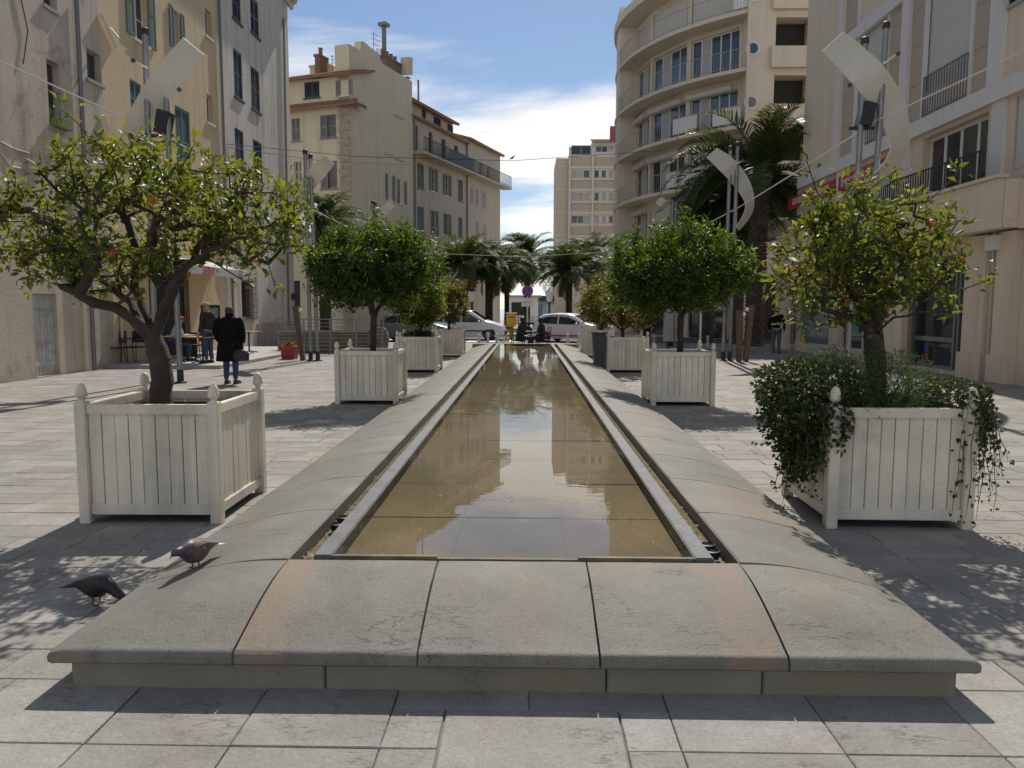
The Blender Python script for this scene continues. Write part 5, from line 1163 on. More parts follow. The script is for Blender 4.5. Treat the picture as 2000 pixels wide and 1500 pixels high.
# ================================================================== people
def skin_obj(name, J, E, m, parent, sub=2, root=0, loc=(0,0,0)):
    names = list(J); me = bpy.data.meshes.new(name); me.from_pydata([J[n][:3] for n in names], [(names.index(a), names.index(b)) for a, b in E], [])
    o = inst(name, me, parent, loc); me.materials.append(m)
    o.modifiers.new('skin', 'SKIN')
    lay = me.skin_vertices[0].data
    for i, n in enumerate(names): r = J[n][3]; lay[i].radius = (r, J[n][4] if len(J[n]) > 4 else r); lay[i].use_root = (i == root)
    o.modifiers['skin'].use_smooth_shade = True; s = o.modifiers.new('sub', 'SUBSURF'); s.levels = sub; s.render_levels = sub; return o
def stand(H=1.72, arms='down', turn=0.0):
    k = H/1.72; J = {'pelvis': (0,0,0.95,0.135,0.105), 'waist': (0,0,1.10,0.125,0.10), 'chest': (0,0.005,1.30,0.150,0.115), 'neckb': (0,0,1.44,0.075), 'neck': (0,0.015,1.50,0.054), 'head': (0,0.03,1.60,0.082,0.095), 'crown': (0,0.025,1.665,0.075,0.085)}
    for s, n in ((-1,'l'),(1,'r')):
        J.update({'hip'+n: (s*0.09,0,0.88,0.092), 'knee'+n: (s*0.10,0.02,0.48,0.06), 'ank'+n: (s*0.10,-0.02,0.09,0.042), 'toe'+n: (s*0.115,0.15,0.035,0.035)})
        el, wr = {'down': ((s*0.27,-0.03,1.12),(s*0.265,0.07,0.88)), 'pocket': ((s*0.29,-0.07,1.12),(s*0.21,0.10,0.93)), 'fwd': ((s*0.25,0.0,1.12),(s*0.16,0.26,1.12))}[arms]
        J.update({'sh'+n: (s*0.185,0,1.40,0.065), 'el'+n: (*el,0.045), 'wr'+n: (*wr,0.031)}); d = (Vector(wr)-Vector(el)).normalized(); sd = Vector((0,1,0)) if abs(d.y) < 0.8 else Vector((0,0,1))
        pm = Vector(wr)+d*0.07; J['palm'+n] = (*pm,0.034,0.018)
        for i in range(4):
            b_ = pm+d*0.025+sd*(0.030-0.02*i); J['f%d%s' % (i,n)] = (*(b_+d*0.03),0.009); J['g%d%s' % (i,n)] = (*(b_+d*(0.062,0.07,0.066,0.05)[i]+Vector((-s*0.012,0,0))),0.0075)
        J['th'+n] = (*(Vector(wr)+d*0.05+sd*0.042),0.010); J['ti'+n] = (*(Vector(wr)+d*0.09+sd*0.05),0.008)
    return {a: tuple(c*k for c in v) for a, v in J.items()}
def seat(H=1.72, lean=0.0):
    k = H/1.72; J = {'pelvis': (0,-0.02,0.55,0.14,0.11), 'waist': (0,-0.03+lean*0.3,0.70,0.13,0.105), 'chest': (0,lean*0.8,0.90,0.155,0.12), 'neckb': (0,lean,1.05,0.075), 'neck': (0,lean+0.03,1.10,0.054), 'head': (0,lean+0.05,1.20,0.082,0.095), 'crown': (0,lean+0.05,1.265,0.075,0.085)}
    for s, n in ((-1,'l'),(1,'r')):
        J.update({'hip'+n: (s*0.09,0.02,0.53,0.095), 'knee'+n: (s*0.12,0.43,0.52,0.065), 'ank'+n: (s*0.11,0.42,0.09,0.042), 'toe'+n: (s*0.12,0.58,0.035,0.035)})
        el, wr = (s*0.25,lean+0.08,0.74), (s*0.15,lean+0.32,0.76); J.update({'sh'+n: (s*0.185,lean*0.9,1.0,0.065), 'el'+n: (*el,0.045), 'wr'+n: (*wr,0.031)}); d = (Vector(wr)-Vector(el)).normalized(); sd = Vector((-s,0,0)); pm = Vector(wr)+d*0.07; J['palm'+n] = (*pm,0.034,0.018)
        for i in range(4):
            b_ = pm+d*0.025+sd*(0.030-0.02*i); J['f%d%s' % (i,n)] = (*(b_+d*0.03),0.009); J['g%d%s' % (i,n)] = (*(b_+d*(0.055,0.062,0.058,0.045)[i]-Vector((0,0,0.015))),0.0075)
        J['th'+n] = (*(Vector(wr)+d*0.05+sd*0.042),0.010); J['ti'+n] = (*(Vector(wr)+d*0.09+sd*0.05),0.008)
    return {a: tuple(c*k for c in v) for a, v in J.items()}
BE = [('pelvis','waist'),('waist','chest'),('chest','neckb'),('neckb','neck'),('neck','head'),('head','crown')]+[e for n in 'lr' for e in (('pelvis','hip'+n),('hip'+n,'knee'+n),('knee'+n,'ank'+n),('ank'+n,'toe'+n),('chest','sh'+n),('sh'+n,'el'+n),('el'+n,'wr'+n),('wr'+n,'palm'+n),('wr'+n,'th'+n),('th'+n,'ti'+n),*[('palm'+n,'f%d%s' % (i,n)) for i in range(4)],*[('f%d%s' % (i,n),'g%d%s' % (i,n)) for i in range(4)])]
def sub_skel(J, keep, grow, over={}):
    K = {}
    for n in keep:
        v = J[n]; K[n] = (*v[:3], v[3]*grow+0.008, (v[4] if len(v) > 4 else v[3])*grow+0.008)
    K.update(over); return K, [(a, b) for a, b in BE if a in K and b in K]
def person(label, loc, rz, H, pose, trm, topm, hairm, shoem, cat='person', cap=None, coat=None, beltline=True):
    root = thing('person', label, cat, loc, rz); J = pose
    Jb = dict(J)
    for n_ in ('pelvis','waist','hipl','hipr'): Jb[n_] = (*J[n_][:3], *[r_*0.72 for r_ in J[n_][3:]])
    skin_obj('body', Jb, BE, M['skin'], root)
    hd = Vector(J['head'][:3]); MB().sphere((hd.x,hd.y+0.095,hd.z-0.01),0.018,8,5,(0.8,1.1,1.2)).build('nose', M['skin'], root, smooth=True)
    for s in (-1,1): MB().sphere((hd.x+s*0.086,hd.y-0.005,hd.z),0.026,8,5,(0.4,0.7,1.2)).build('ear', M['skin'], root, smooth=True); MB().sphere((hd.x+s*0.033,hd.y+0.086,hd.z+0.018),0.011,8,5).build('eye', M['black'], root, smooth=True)
    MB().sphere((hd.x,hd.y+0.088,hd.z-0.048),0.022,8,5,(1.1,0.35,0.3)).build('mouth', mat('lips', (0.30,0.12,0.10), 0.6), root, smooth=True)
    pv_ = J['pelvis']; K, E = sub_skel(J, ['pelvis','hipl','hipr','kneel','kneer','ankl','ankr'], 1.13, {'pelvis': (*pv_[:2],pv_[2]+0.02,pv_[3]*1.22,pv_[4]*1.22)}); skin_obj('trousers', K, E, trm, root)
    K, E = sub_skel(J, ['pelvis','waist','chest','neckb','shl','shr','ell','elr','wrl','wrr'], 1.12, {'pelvis': (*pv_[:2],pv_[2]-0.03,pv_[3]*1.34,pv_[4]*1.36)}); skin_obj('jacket', K, E, topm, root)
    for n in 'lr':
        a, t_ = Vector(J['ank'+n][:3]), Vector(J['toe'+n][:3]); d = (t_-a); d.z = 0; d.normalize(); mb = MB(); c = Vector((t_.x,t_.y,0.0))
        mb.loft([[tuple(c+d*(x)+Vector((-d.y,d.x,0))*yy*w+Vector((0,0,z*h))) for yy, z in ((-1,0),(1,0),(1,0.7),(0.5,1),(-0.5,1),(-1,0.7))] for x, w, h in ((-0.22,0.03,0.07),(-0.20,0.04,0.10),(-0.10,0.042,0.10),(0,0.05,0.07),(0.06,0.042,0.05),(0.09,0.02,0.03))]); mb.build('shoe', shoem, root, smooth=50, fix=True)
    if cap is not None:
        MB().lathe([(0.103,0.0),(0.106,0.025),(0.095,0.06),(0.06,0.085),(0.01,0.092)],16,(hd.x,hd.y,hd.z+0.035)).lathe([(0.075,0),(0.078,0.012)],12,(hd.x,hd.y+0.085,hd.z+0.033)).build('cap', cap, root, smooth=40)
    else:
        mb = MB(); mb.sphere((hd.x,hd.y-0.022,hd.z+0.03),0.097,14,9,(0.94,1.0,0.98)); mb.build('hair', hairm, root, smooth=True)
    if coat:
        zt, zb = coat; rg = random.Random(3); rings = []; N = 28
        for z, rx, ry in ((1.47,0.075,0.07),(1.445,0.15,0.10),(1.40,0.225,0.13),(1.30,0.245,0.15),(1.10,0.235,0.155),(0.98,0.245,0.165),(0.85,0.265,0.18),(0.70,0.285,0.195),(0.55,0.30,0.205),(zb,0.305,0.21)):
            rings.append([(rx*math.cos(2*math.pi*k/N)*(1+0.03*math.sin(5*k+z*3)*(1.5-z)), ry*math.sin(2*math.pi*k/N)*(1+0.06*math.sin(7*2*math.pi*k/N+1.0)*max(0,1.2-z))+0.01, z) for k in range(N)])
        rings = rings[::-1]; mb = MB().loft(rings, cap=False)
        mb.build('coat', topm, root, smooth=70)
        for s in (-1,1): MB().tube([(s*0.19,0,1.41),(s*0.25,-0.03,1.32),(s*0.285,-0.05,1.13),(s*0.27,0.02,1.0),(s*0.24,0.09,0.92)],[0.07,0.072,0.066,0.06,0.056],12).build('sleeve', topm, root, smooth=60)
        MB().lathe([(0.082,-0.03),(0.085,0.045),(0.07,0.055),(0.066,-0.03)],16,(0,0.01,1.48)).build('collar', topm, root, smooth=50)
    return root
jean = mat('blue_jeans', (0.045,0.065,0.14), 0.85, 0.2, 12); blackc = mat('black_wool', (0.008,0.008,0.009), 0.95, spec=0.15); brownj = mat('brown_jacket', (0.028,0.024,0.018), 0.85, 0.2, 8); shoe = mat('dark_shoe', (0.03,0.025,0.022), 0.5)
g = gnd(452,750); cm_ = person('person seen from behind in a long black coat and blue jeans', (g.x,g.y,0), R(4), 1.68, stand(1.68,'pocket'), jean, blackc, M['hair'], shoe, coat=(1.47,0.50))
bg_ = MB().lathe([(0.02,0),(0.16,0.02),(0.17,0.16),(0.12,0.24),(0.04,0.26)],14,(0,0,0),sx=1.1,sy=0.5).build('shoulder_bag', M['black'], None, (g.x+0.27,g.y-0.12,0.50), smooth=50); tag(bg_, 'black shoulder bag hanging at the hip of the long coat', 'bag')
g = gnd(408,709,0.1); person('standing person in a pale cap, dark brown jacket and jeans beside a cafe table', (g.x,g.y,0.1), R(70), 1.70, stand(1.70,'down'), jean, brownj, M['hair'], shoe, cap=mat('cap_tan', (0.42,0.30,0.19), 0.8))
TY = 22.1
pg = at(338,690,TY); person('seated person in a light grey top and red cap at a cafe table', (pg.x,TY,0.1), R(-60), 1.70, seat(1.70,0.18), jean, mat('grey_sweater', (0.45,0.46,0.47), 0.9), M['hair'], shoe, cap=mat('cap_red', (0.36,0.04,0.04), 0.8))
g = gnd(1515,690); person('person in a black jacket and jeans behind the ivy planter', (g.x,g.y,0), R(-25), 1.72, stand(1.72,'down'), mat('jeans_pale', (0.09,0.11,0.16), 0.85), blackc, M['hair'], shoe)
g = gnd(1262,680); person('dark dressed person standing by the curved block arcade', (g.x,g.y,0), R(160), 1.70, stand(1.70,'down'), mat('black_trousers', (0.012,0.012,0.014), 0.9), brownj, M['hair'], shoe)
# two bronze figures seated at the fountain's end
def statue(label, px, Y, rz, lean):
    b = at(px,668,Y); root = thing('bronze_statue', label, 'statue', (b.x,Y,0.0), rz, 'bronze figures at the end of the fountain'); J = seat(1.72, lean); skin_obj('figure', J, BE, M['bronze'], root)
    K, E = sub_skel(J, ['pelvis','waist','chest','neckb','shl','shr','ell','elr'], 1.15); skin_obj('coat', K, E, M['bronze'], root)
    K, E = sub_skel(J, ['pelvis','hipl','hipr','kneel','kneer','ankl','ankr'], 1.25); skin_obj('skirt', K, E, M['bronze'], root)
    h = J['head']; MB().sphere((h[0],h[1]-0.02,h[2]+0.03),0.105,12,8).build('hair', M['bronze'], root, smooth=True); MB().sphere((h[0],h[1]+0.10,h[2]-0.01),0.02,8,5).build('nose', M['bronze'], root, smooth=True)
    MB().box(-0.24,-0.28,0.40,0.24,0.2,0.45).build('chair_seat', M['bronze'], root)
    for sx in (-0.22,0.22):
        MB().tube([(sx,-0.26,0),(sx,-0.27,0.45),(sx,-0.33,0.95)],0.018,6).build('chair_post', M['bronze'], root); MB().tube([(sx,0.17,0),(sx,0.17,0.44)],0.018,6).build('chair_leg', M['bronze'], root)
    for z in (0.62,0.78,0.93): MB().tube([(-0.22,-0.28-(z-0.45)*0.12,z),(0.22,-0.28-(z-0.45)*0.12,z)],0.015,6).build('chair_rail', M['bronze'], root)
statue('dark bronze figure seated on the mailbox side of the fountain end', 1014, 30.0, R(-80), 0.10); statue('dark bronze figure seated on the hatchback side of the fountain end', 1058, 30.0, R(75), 0.02)

# ================================================================== cafe terrace furniture
def cafe_chair(label, x, y_, rz):
    t_ = thing('cafe_chair', label, 'chair', (x,y_,0.1), rz, 'black cafe chairs'); MB().box(-0.23,-0.22,0.42,0.23,0.23,0.455).build('seat', M['black'], t_, bevel=0.012)
    mb = MB(); mb.loft([[(x_, -0.22-0.05*(z-0.45)/0.4-0.03*math.cos(x_*6), z), (x_, -0.245-0.05*(z-0.45)/0.4-0.03*math.cos(x_*6), z)] for x_ in (-0.22,) for z in (0.5,0.88)], close=False, cap=False)
    MB().add([(-0.22,-0.21,0.56),(0.22,-0.21,0.56),(0.22,-0.27,0.90),(-0.22,-0.27,0.90),(-0.22,-0.235,0.56),(0.22,-0.235,0.56),(0.22,-0.295,0.90),(-0.22,-0.295,0.90)],[(0,1,2,3),(7,6,5,4),(0,4,5,1),(1,5,6,2),(2,6,7,3),(3,7,4,0)]).build('backrest', M['black'], t_, bevel=0.01)
    for s in (-1,1):
        MB().tube([(s*0.23,0.24,0),(s*0.225,0.21,0.45),(s*0.24,0.20,0.66)],0.013,6).build('leg', M['iron'], t_); MB().tube([(s*0.23,-0.30,0),(s*0.225,-0.22,0.45),(s*0.225,-0.28,0.89)],0.013,6).build('leg', M['iron'], t_); MB().tube([(s*0.24,0.22,0.66),(s*0.245,-0.25,0.67)],0.018,6).build('armrest', M['black'], t_)
def cafe_table(label, x, y_):
    t_ = thing('cafe_table', label, 'table', (x,y_,0.1), 0, 'cafe tables with pale wooden tops'); MB().box(-0.35,-0.35,0.715,0.35,0.35,0.745).build('table_top', mat('table_wood', (0.40,0.24,0.14), 0.5, 0.15, 6), t_, bevel=0.006); MB().tube([(0,0,0.03),(0,0,0.715)],0.03,8).build('pedestal', M['iron'], t_)
    for a in range(4): c, s = math.cos(a*1.571+0.78), math.sin(a*1.571+0.78); MB().tube([(0,0,0.06),(c*0.33,s*0.33,0.012)],0.018,6).build('foot', M['iron'], t_)
def gx(px, Y): return at(px,690,Y).x
cafe_chair('black cafe chair against the beige house wall, turned to the square', gx(228,21.2), 21.2, R(200)); cafe_chair('black cafe chair beside the one turned to the square, under the orange tree', gx(262,21.6), 21.6, R(170))
cafe_chair('black cafe chair under the seated person', gx(335,22.0), 21.98, R(-60)); cafe_chair('black cafe chair behind the standing person in the cap', gx(392,23.0), 23.0, R(60))
cafe_table('cafe table in front of the seated person', gx(352,22.0), 22.0+0.05); cafe_table('cafe table beside the standing person in the cap', gx(396,21.6), 21.6); cafe_table('cafe table past the long coated person by the barred window', gx(487,26.6), 26.6)
mbd = thing('menu_board', 'dark framed menu board standing behind the person in the cap', 'board', (gx(414,25.5),25.5,0.1), R(20)); MB().box(-0.3,-0.02,0.5,0.3,0.02,1.65).build('panel', M['interior'], mbd); MB().box(-0.24,-0.026,0.9,0.24,-0.021,1.55).build('poster', mat('poster_pale', (0.20,0.26,0.25), 0.7, 0.3, 6), mbd)
for s in (-1,1): MB().box(s*0.27-0.02,-0.03,0,s*0.27+0.02,0.03,0.5).build('leg', M['iron'], mbd)
mbd = thing('dark_partition', 'black screen standing behind the seated cafe guest', 'screen', (gx(368,23.4),23.4,0.1), 0); MB().box(-0.28,-0.02,0.05,0.28,0.02,0.80).build('panel', M['black'], mbd); MB().box(-0.3,-0.12,0,-0.24,0.12,0.05).build('foot', M['iron'], mbd); MB().box(0.24,-0.12,0,0.3,0.12,0.05).build('foot', M['iron'], mbd)
terr = mat('terracotta_red', (0.36,0.055,0.035), 0.6, 0.12, 5)
def flowerbox(label, px, py, w, h):
    g = gnd(px,py); t_ = thing('flower_box', label, 'planter', (g.x,g.y,0), 0, 'red flower boxes'); MB().add([(-w*0.45,-w*0.45,0),(w*0.45,-w*0.45,0),(w*0.45,w*0.45,0),(-w*0.45,w*0.45,0),(-w/2,-w/2,h),(w/2,-w/2,h),(w/2,w/2,h),(-w/2,w/2,h)],[(3,2,1,0),(0,1,5,4),(1,2,6,5),(2,3,7,6),(3,0,4,7),(4,5,6,7)]).build('box', terr, t_, bevel=0.01)
    V, F = leaves(RNG.normal(0,w*0.22,(220,3))*np.array([1,1,0.35])+np.array([0,0,h+0.05]), np.tile((0,0,1.0),(220,1)), 0.12, 0.03, 0.2); tag(inst('plants', np_mesh('plants', V, F, M['leafy']), t_), kind='stuff')
flowerbox('square red flower box beside the rusted post of the cafe side', 566, 701, 0.46, 0.42)
# railing round the car park ramp
rr = thing('ramp_railing', 'grey metal railing of horizontal bars round the car park ramp', 'railing', (at(544,690,27.4).x,27.4,0)); Lr = at(747,690,27.4).x-at(544,690,27.4).x
for k in range(9): MB().tube([(-0.02,0,0.18+k*0.135),(Lr,0,0.18+k*0.135)],0.024 if k == 8 else 0.013,6).build('rail', M['steel'], rr)
for k in range(5): x = Lr*k/4; MB().tube([(x,0,0),(x,0.02,0.7),(x+(-0.06 if k == 0 else 0.06 if k == 4 else 0),0,1.27)],0.026,8).build('rail_post', M['steel'], rr)
rw = thing('ramp_wall', 'low weathered concrete wall behind the ramp railing', 'wall', (at(544,690,28.3).x,28.3,0)); MB().box(0,0,-0.02,Lr+0.2,0.25,0.75).build('parapet', mat('ramp_concrete', (0.19,0.165,0.125), 0.9, 0.3, 3, streak=0.4), rw, bevel=0.02); MB().box(-0.05,-0.05,0.753,Lr+0.25,0.3,0.82).build('coping', M['kerb'], rw)
rb_ = thing('ramp_block', 'weathered brown stone block at the ramp end beside the laurel trunk', 'wall', (at(738,690,28.0).x,28.0,0)); MB().lathe([(0.36,0),(0.40,0.4),(0.36,0.85),(0.26,0.95)],18,sx=1.0,sy=0.5).build('block', MATS['ramp_concrete'], rb_, smooth=50)
for px, py, h, lb in ((660,660,3.2,'thin white pole behind the ramp railing'),(806,662,2.6,'white pole between the dark car and the minivan'),(1367,690,2.9,'thin white pole between the laurel trunk and stubbly palm')):
    g = gnd(px,py); tag(MB().tube([(0,0,0),(0,0,h)],0.045,8).lathe([(0.09,0),(0.09,0.02),(0.05,0.03)],10).build('signal_pole', M['white'], None, (g.x,g.y,0), smooth=40), lb, 'pole', 'white poles')

# ================================================================== vehicles
def car(name, label, loc, rz, L, Wd, H, prof_, belt, paint, sidewin, shield, wheels, wr, rear=None, strip=None, scale=1.0):
    """body lofted from a side silhouette; x forward. prof_: (x, z) of roof line; belt: height of the window line"""
    root = thing(name, label, 'car', loc, rz); root.scale = (scale,)*3
    px_, pz_ = [p[0] for p in prof_], [p[1] for p in prof_]
    def zt(x): return float(np.interp(x, px_, pz_))
    def hw(x, z):
        e = abs(2*x/L); h = Wd/2*(1-0.16*max(0,(e-0.62)/0.38)**2.2); 
        if z > belt: h -= (z-belt)*0.34
        else: h -= 0.05*((belt-z)/belt)**2
        return h
    xs = sorted(set([-L/2+L*i/44 for i in range(45)]+[p[0] for p in prof_])); rings = []
    for x in xs:
        e = abs(2*x/L); z0 = 0.20+0.10*max(0,(e-0.8)/0.2); z1 = zt(x); T_ = [0,0.12,0.3,0.5,0.66,0.8,0.9,0.96,1.0]; sd = []
        for t_ in T_:
            z = z0+(z1-z0)*t_; y_ = hw(x, z); 
            if t_ > 0.9: y_ -= 0.10*((t_-0.9)/0.1)**2
            sd.append((x, y_, z))
        top = [(x, sd[-1][1]*0.6, z1+0.022), (x, 0, z1+0.03), (x, -sd[-1][1]*0.6, z1+0.022)]
        rings.append(sd+top+[(p[0],-p[1],p[2]) for p in sd[::-1]])
    MB().loft(rings).build('body', paint, root, smooth=38, fix=True)
    for s in (-1, 1):
        for win in sidewin:                         # (x, zlow, zhigh) columns
            mb = MB(); cols_ = []
            for x, a, b in win: cols_.append([(x, s*(hw(x,a+(b-a)*t_)+0.006-(0.0 if t_ < 1 else 0.012)), a+(b-a)*t_) for t_ in (0,0.35,0.7,1)])
            mb.loft(cols_, close=False, cap=False); mb.build('side_window', M['glassm'], root, smooth=True)
        for wx in wheels:
            w = inst('wheel', MB().lathe([(wr*0.62,-0.1),(wr*0.95,-0.09),(wr,-0.06),(wr,0.06),(wr*0.95,0.09),(wr*0.62,0.1)],24).mesh('wheel', M['rubber'], smooth=40), root, (wx, s*(Wd/2-0.10), wr), (R(90)*-s,0,0))
            mb = MB().lathe([(wr*0.62,0.0),(wr*0.60,0.03),(wr*0.52,0.012)],24)
            for k in range(7): a = k*2*math.pi/7; c, q = math.cos(a), math.sin(a); mb.add([(c*0.03-q*0.025,q*0.03+c*0.025,0.03),(c*0.03+q*0.025,q*0.03-c*0.025,0.03),(c*wr*0.56+q*0.02,q*wr*0.56-c*0.02,0.025),(c*wr*0.56-q*0.02,q*wr*0.56+c*0.02,0.025)],[(0,1,2,3)])
            mb.build('rim', mat('alloy', (0.38,0.38,0.39), 0.35, metal=0.7), w, (0,0,0.085), smooth=30)
            ar = MB().prism([(wx+math.cos(a*math.pi/10)*(wr+0.07), max(0.21, wr+math.sin(a*math.pi/10)*(wr+0.07))) for a in range(11)], s*(Wd/2-0.22), s*(Wd/2-0.012)); ar.build('wheel_arch', M['black'], root, fix=True)
        xm = sidewin[-1][-1][0]-0.12; MB().sphere((xm, s*(Wd/2+0.06), belt+0.05),0.1,10,6,(0.8,1.0,0.7)).build('mirror', paint, root, smooth=True)
        xf = L/2-0.20; MB().sphere((xf, s*(hw(xf,0.6)-0.10), zt(xf)-0.10),0.16,10,6,(1.0,0.8,0.55)).build('headlight', mat('headlamp', (0.62,0.65,0.68), 0.1, spec=0.9), root, smooth=True)
        xr_ = -L/2+0.10; MB().sphere((xr_, s*(hw(xr_,0.8)-0.06), min(belt-0.02, zt(xr_)-0.15)),0.11,8,6,(0.6,0.7,1.5)).build('tail_light', mat('taillamp', (0.30,0.02,0.02), 0.2), root, smooth=True)
        if strip: MB().box(-L*0.32,s*(Wd/2-0.002)-0.012,strip[0],L*0.30,s*(Wd/2-0.002)+0.012,strip[0]+0.07).build('side_strip', strip[1], root)
    for a, b, nm in ((shield[0],shield[1],'windscreen'),)+(((rear[0],rear[1],'rear_window'),) if rear else ()):
        mb = MB(); rg_ = []
        for k in range(7):
            x = a+(b-a)*k/6; z = zt(x); w = hw(x, z)-0.13; rg_.append([(x, w*q, z+0.030+0.012*(1-q*q)) for q in (-1,-0.6,0,0.6,1)])
        mb.loft(rg_, close=False, cap=False); mb.build(nm, M['glassm'], root, smooth=True)
    MB().box(L/2-0.06,-Wd*0.30,0.34,L/2+0.005,Wd*0.30,0.50).build('grille', M['black'], root); MB().box(L/2-0.01,-0.26,0.52,L/2+0.012,0.26,0.62).build('number_plate', M['white'], root)
    return root
cw = mat('car_white', (0.68,0.68,0.67), 0.25, spec=0.6); cgb = mat('car_blue_grey', (0.15,0.175,0.20), 0.25, spec=0.6, metal=0.3)
pv = [(-2.3,0.55),(-2.28,1.05),(-2.15,1.45),(-1.95,1.66),(-1.2,1.74),(-0.2,1.75),(0.35,1.68),(1.25,1.12),(1.7,0.99),(2.15,0.84),(2.3,0.62)]
X0 = at(912,660,41.6).x
car('minivan', 'white minivan parked behind the small yellow green citrus', (X0,41.6,-0.016), R(-6), 4.6, 1.84, 1.75, pv, 1.02, cw, [[(-2.02,1.10,1.48),(-1.75,1.06,1.60),(-1.25,1.05,1.64)],[(-1.15,1.05,1.64),(-0.6,1.04,1.65),(-0.22,1.04,1.65)],[(-0.14,1.04,1.64),(0.3,1.03,1.58),(0.6,1.03,1.40),(1.0,1.03,1.16)]], (0.42,1.22), (-1.38,1.42), 0.33, (-2.26,-1.98), (0.50,M['black']), scale=0.92)
ph = [(-2.0,0.55),(-1.98,0.95),(-1.85,1.18),(-1.45,1.43),(-0.7,1.50),(0.0,1.48),(0.35,1.40),(1.05,1.02),(1.5,0.92),(1.88,0.78),(2.0,0.58)]
X0 = at(1118,665,38.9).x
car('hatchback', 'white hatchback with a red sill stripe parked beyond the bronze figures', (X0,38.9,-0.016), R(-27), 4.0, 1.76, 1.5, ph, 0.92, cw, [[(-1.55,1.02,1.12),(-1.3,0.98,1.34),(-0.95,0.96,1.40),(-0.5,0.95,1.41)],[(-0.42,0.95,1.41),(0.1,0.94,1.37),(0.45,0.94,1.22),(0.75,0.94,1.06)]], (0.40,1.02), (-1.22,1.25), 0.31, (-1.92,-1.5), (0.32,mat('stripe_red', (0.40,0.03,0.04), 0.4)), scale=0.96)
ps = [(-2.15,0.55),(-2.12,0.90),(-1.75,1.05),(-1.2,1.36),(-0.4,1.44),(0.2,1.40),(1.05,0.98),(1.5,0.90),(2.0,0.76),(2.15,0.56)]
X0 = at(808,662,39.5).x
car('dark_car', 'dark blue grey saloon car parked behind the ramp railing', (X0,39.5,-0.016), R(-10), 4.3, 1.76, 1.44, ps, 0.92, cgb, [[(-1.35,0.98,1.16),(-1.0,0.96,1.30),(-0.45,0.95,1.35)],[(-0.37,0.95,1.35),(0.15,0.94,1.31),(0.45,0.94,1.20),(0.8,0.94,1.04)]], (0.28,1.02), (-1.32,1.32), 0.31, (-1.72,-1.22), scale=0.98)
mo = thing('scooter', 'dark scooter parked behind the bronze figures', 'scooter', (at(1040,655,43).x,43,-0.016), R(20))
for x in (-0.6,0.62): w = MB().lathe([(0.17,-0.05),(0.25,-0.05),(0.27,0),(0.25,0.05),(0.17,0.05)],18).build('wheel', M['rubber'], mo, (x,0,0.27), (R(90),0,0), smooth=40); MB().lathe([(0.165,-0.03),(0.165,0.03)],14).build('rim', MATS['alloy'], w)
MB().loft([[(x, yy*w, z0+(z1-z0)*q) for yy, q in ((-1,0),(1,0),(1,0.7),(0.6,1),(-0.6,1),(-1,0.7))] for x, w, z0, z1 in ((-0.85,0.10,0.5,0.75),(-0.6,0.17,0.35,0.80),(-0.1,0.17,0.25,0.62),(0.15,0.16,0.22,0.35),(0.35,0.18,0.25,0.6),(0.48,0.18,0.5,1.0))]).build('body', M['black'], mo, smooth=40, fix=True)
MB().box(-0.75,-0.15,0.80,0.0,0.15,0.90).build('seat', M['rubber'], mo, bevel=0.03); MB().tube([(0.45,-0.32,1.05),(0.42,0,1.02),(0.45,0.32,1.05)],0.02,6).build('handlebar', M['iron'], mo); MB().tube([(0.62,0.09,0.27),(0.48,0.09,0.95)],0.03,6).build('fork', M['iron'], mo)
# ================================================================== street furniture
rd = thing('no_parking_sign', 'round blue no parking sign with red rim on a white post', 'sign', (at(1030,650,43.5).x,43.5,-0.016)); zc = at(1029,568,43.5).z
MB().tube([(0,0,0),(0,0,zc+0.3)],0.04,8).build('post', M['white'], rd); dr_ = MB().lathe([(0.32,0),(0.32,0.03)],28).build('disc_rim', mat('sign_rim_red', (0.45,0.03,0.04), 0.4), rd, (0,-0.06,zc), (R(90),0,0))
MB().lathe([(0.235,0.031),(0.235,0.036)],28).build('disc_face', mat('sign_blue', (0.02,0.06,0.32), 0.4), dr_); MB().box(-0.235,-0.032,0.0365,0.235,0.032,0.041).build('slash', MATS['sign_rim_red'], dr_, rot=(0,0,R(-45)))
MB().box(-0.30,-0.07,zc-0.60,0.30,-0.05,zc-0.38).build('plate', M['white'], rd); MB().box(-0.34,-0.07,zc-0.86,0.34,-0.05,zc-0.64).build('plate', M['white'], rd)
ml = mat('mailbox_yellow', (0.62,0.36,0.02), 0.45, 0.08, 3); mx_ = thing('mailbox', 'yellow mailbox on a narrow foot beside the minivan', 'mailbox', (at(999,655,42.4).x,42.4,-0.016)); MB().box(-0.27,-0.2,0.72,0.27,0.2,1.40).build('box', ml, mx_, bevel=0.03); MB().box(-0.12,-0.1,0,0.12,0.1,0.72).build('foot', ml, mx_, bevel=0.01); MB().box(-0.30,-0.24,1.40,0.30,0.24,1.46).build('lid', M['white'], mx_, bevel=0.01); MB().box(-0.18,-0.206,1.18,0.18,-0.201,1.23).build('slot', M['black'], mx_)
def lamp(label, px, Y, side):
    z = at(px,588,Y).z; t_ = thing('street_lamp', label, 'street lamp', (at(px,600,Y).x,Y,0.1), 0, 'lantern street lamps beyond the road'); MB().lathe([(0.16,0),(0.15,0.5),(0.09,0.6),(0.08,z-0.3),(0.12,z-0.15)],12).build('post', mat('lamp_post_brown', (0.10,0.06,0.05), 0.6), t_, smooth=40); MB().lathe([(0.17,0),(0.28,0.62),(0.29,0.66)],8).build('lantern', M['white'], t_, (0,0,z-0.15)); MB().lathe([(0.30,0),(0.12,0.12),(0.03,0.2)],8).build('lamp_cap', M['iron'], t_, (0,0,z+0.51))
lamp('white lantern street lamp in front of the end house', 922, 50, -1); lamp('white lantern street lamp before the harbour shed', 1073, 50, 1)
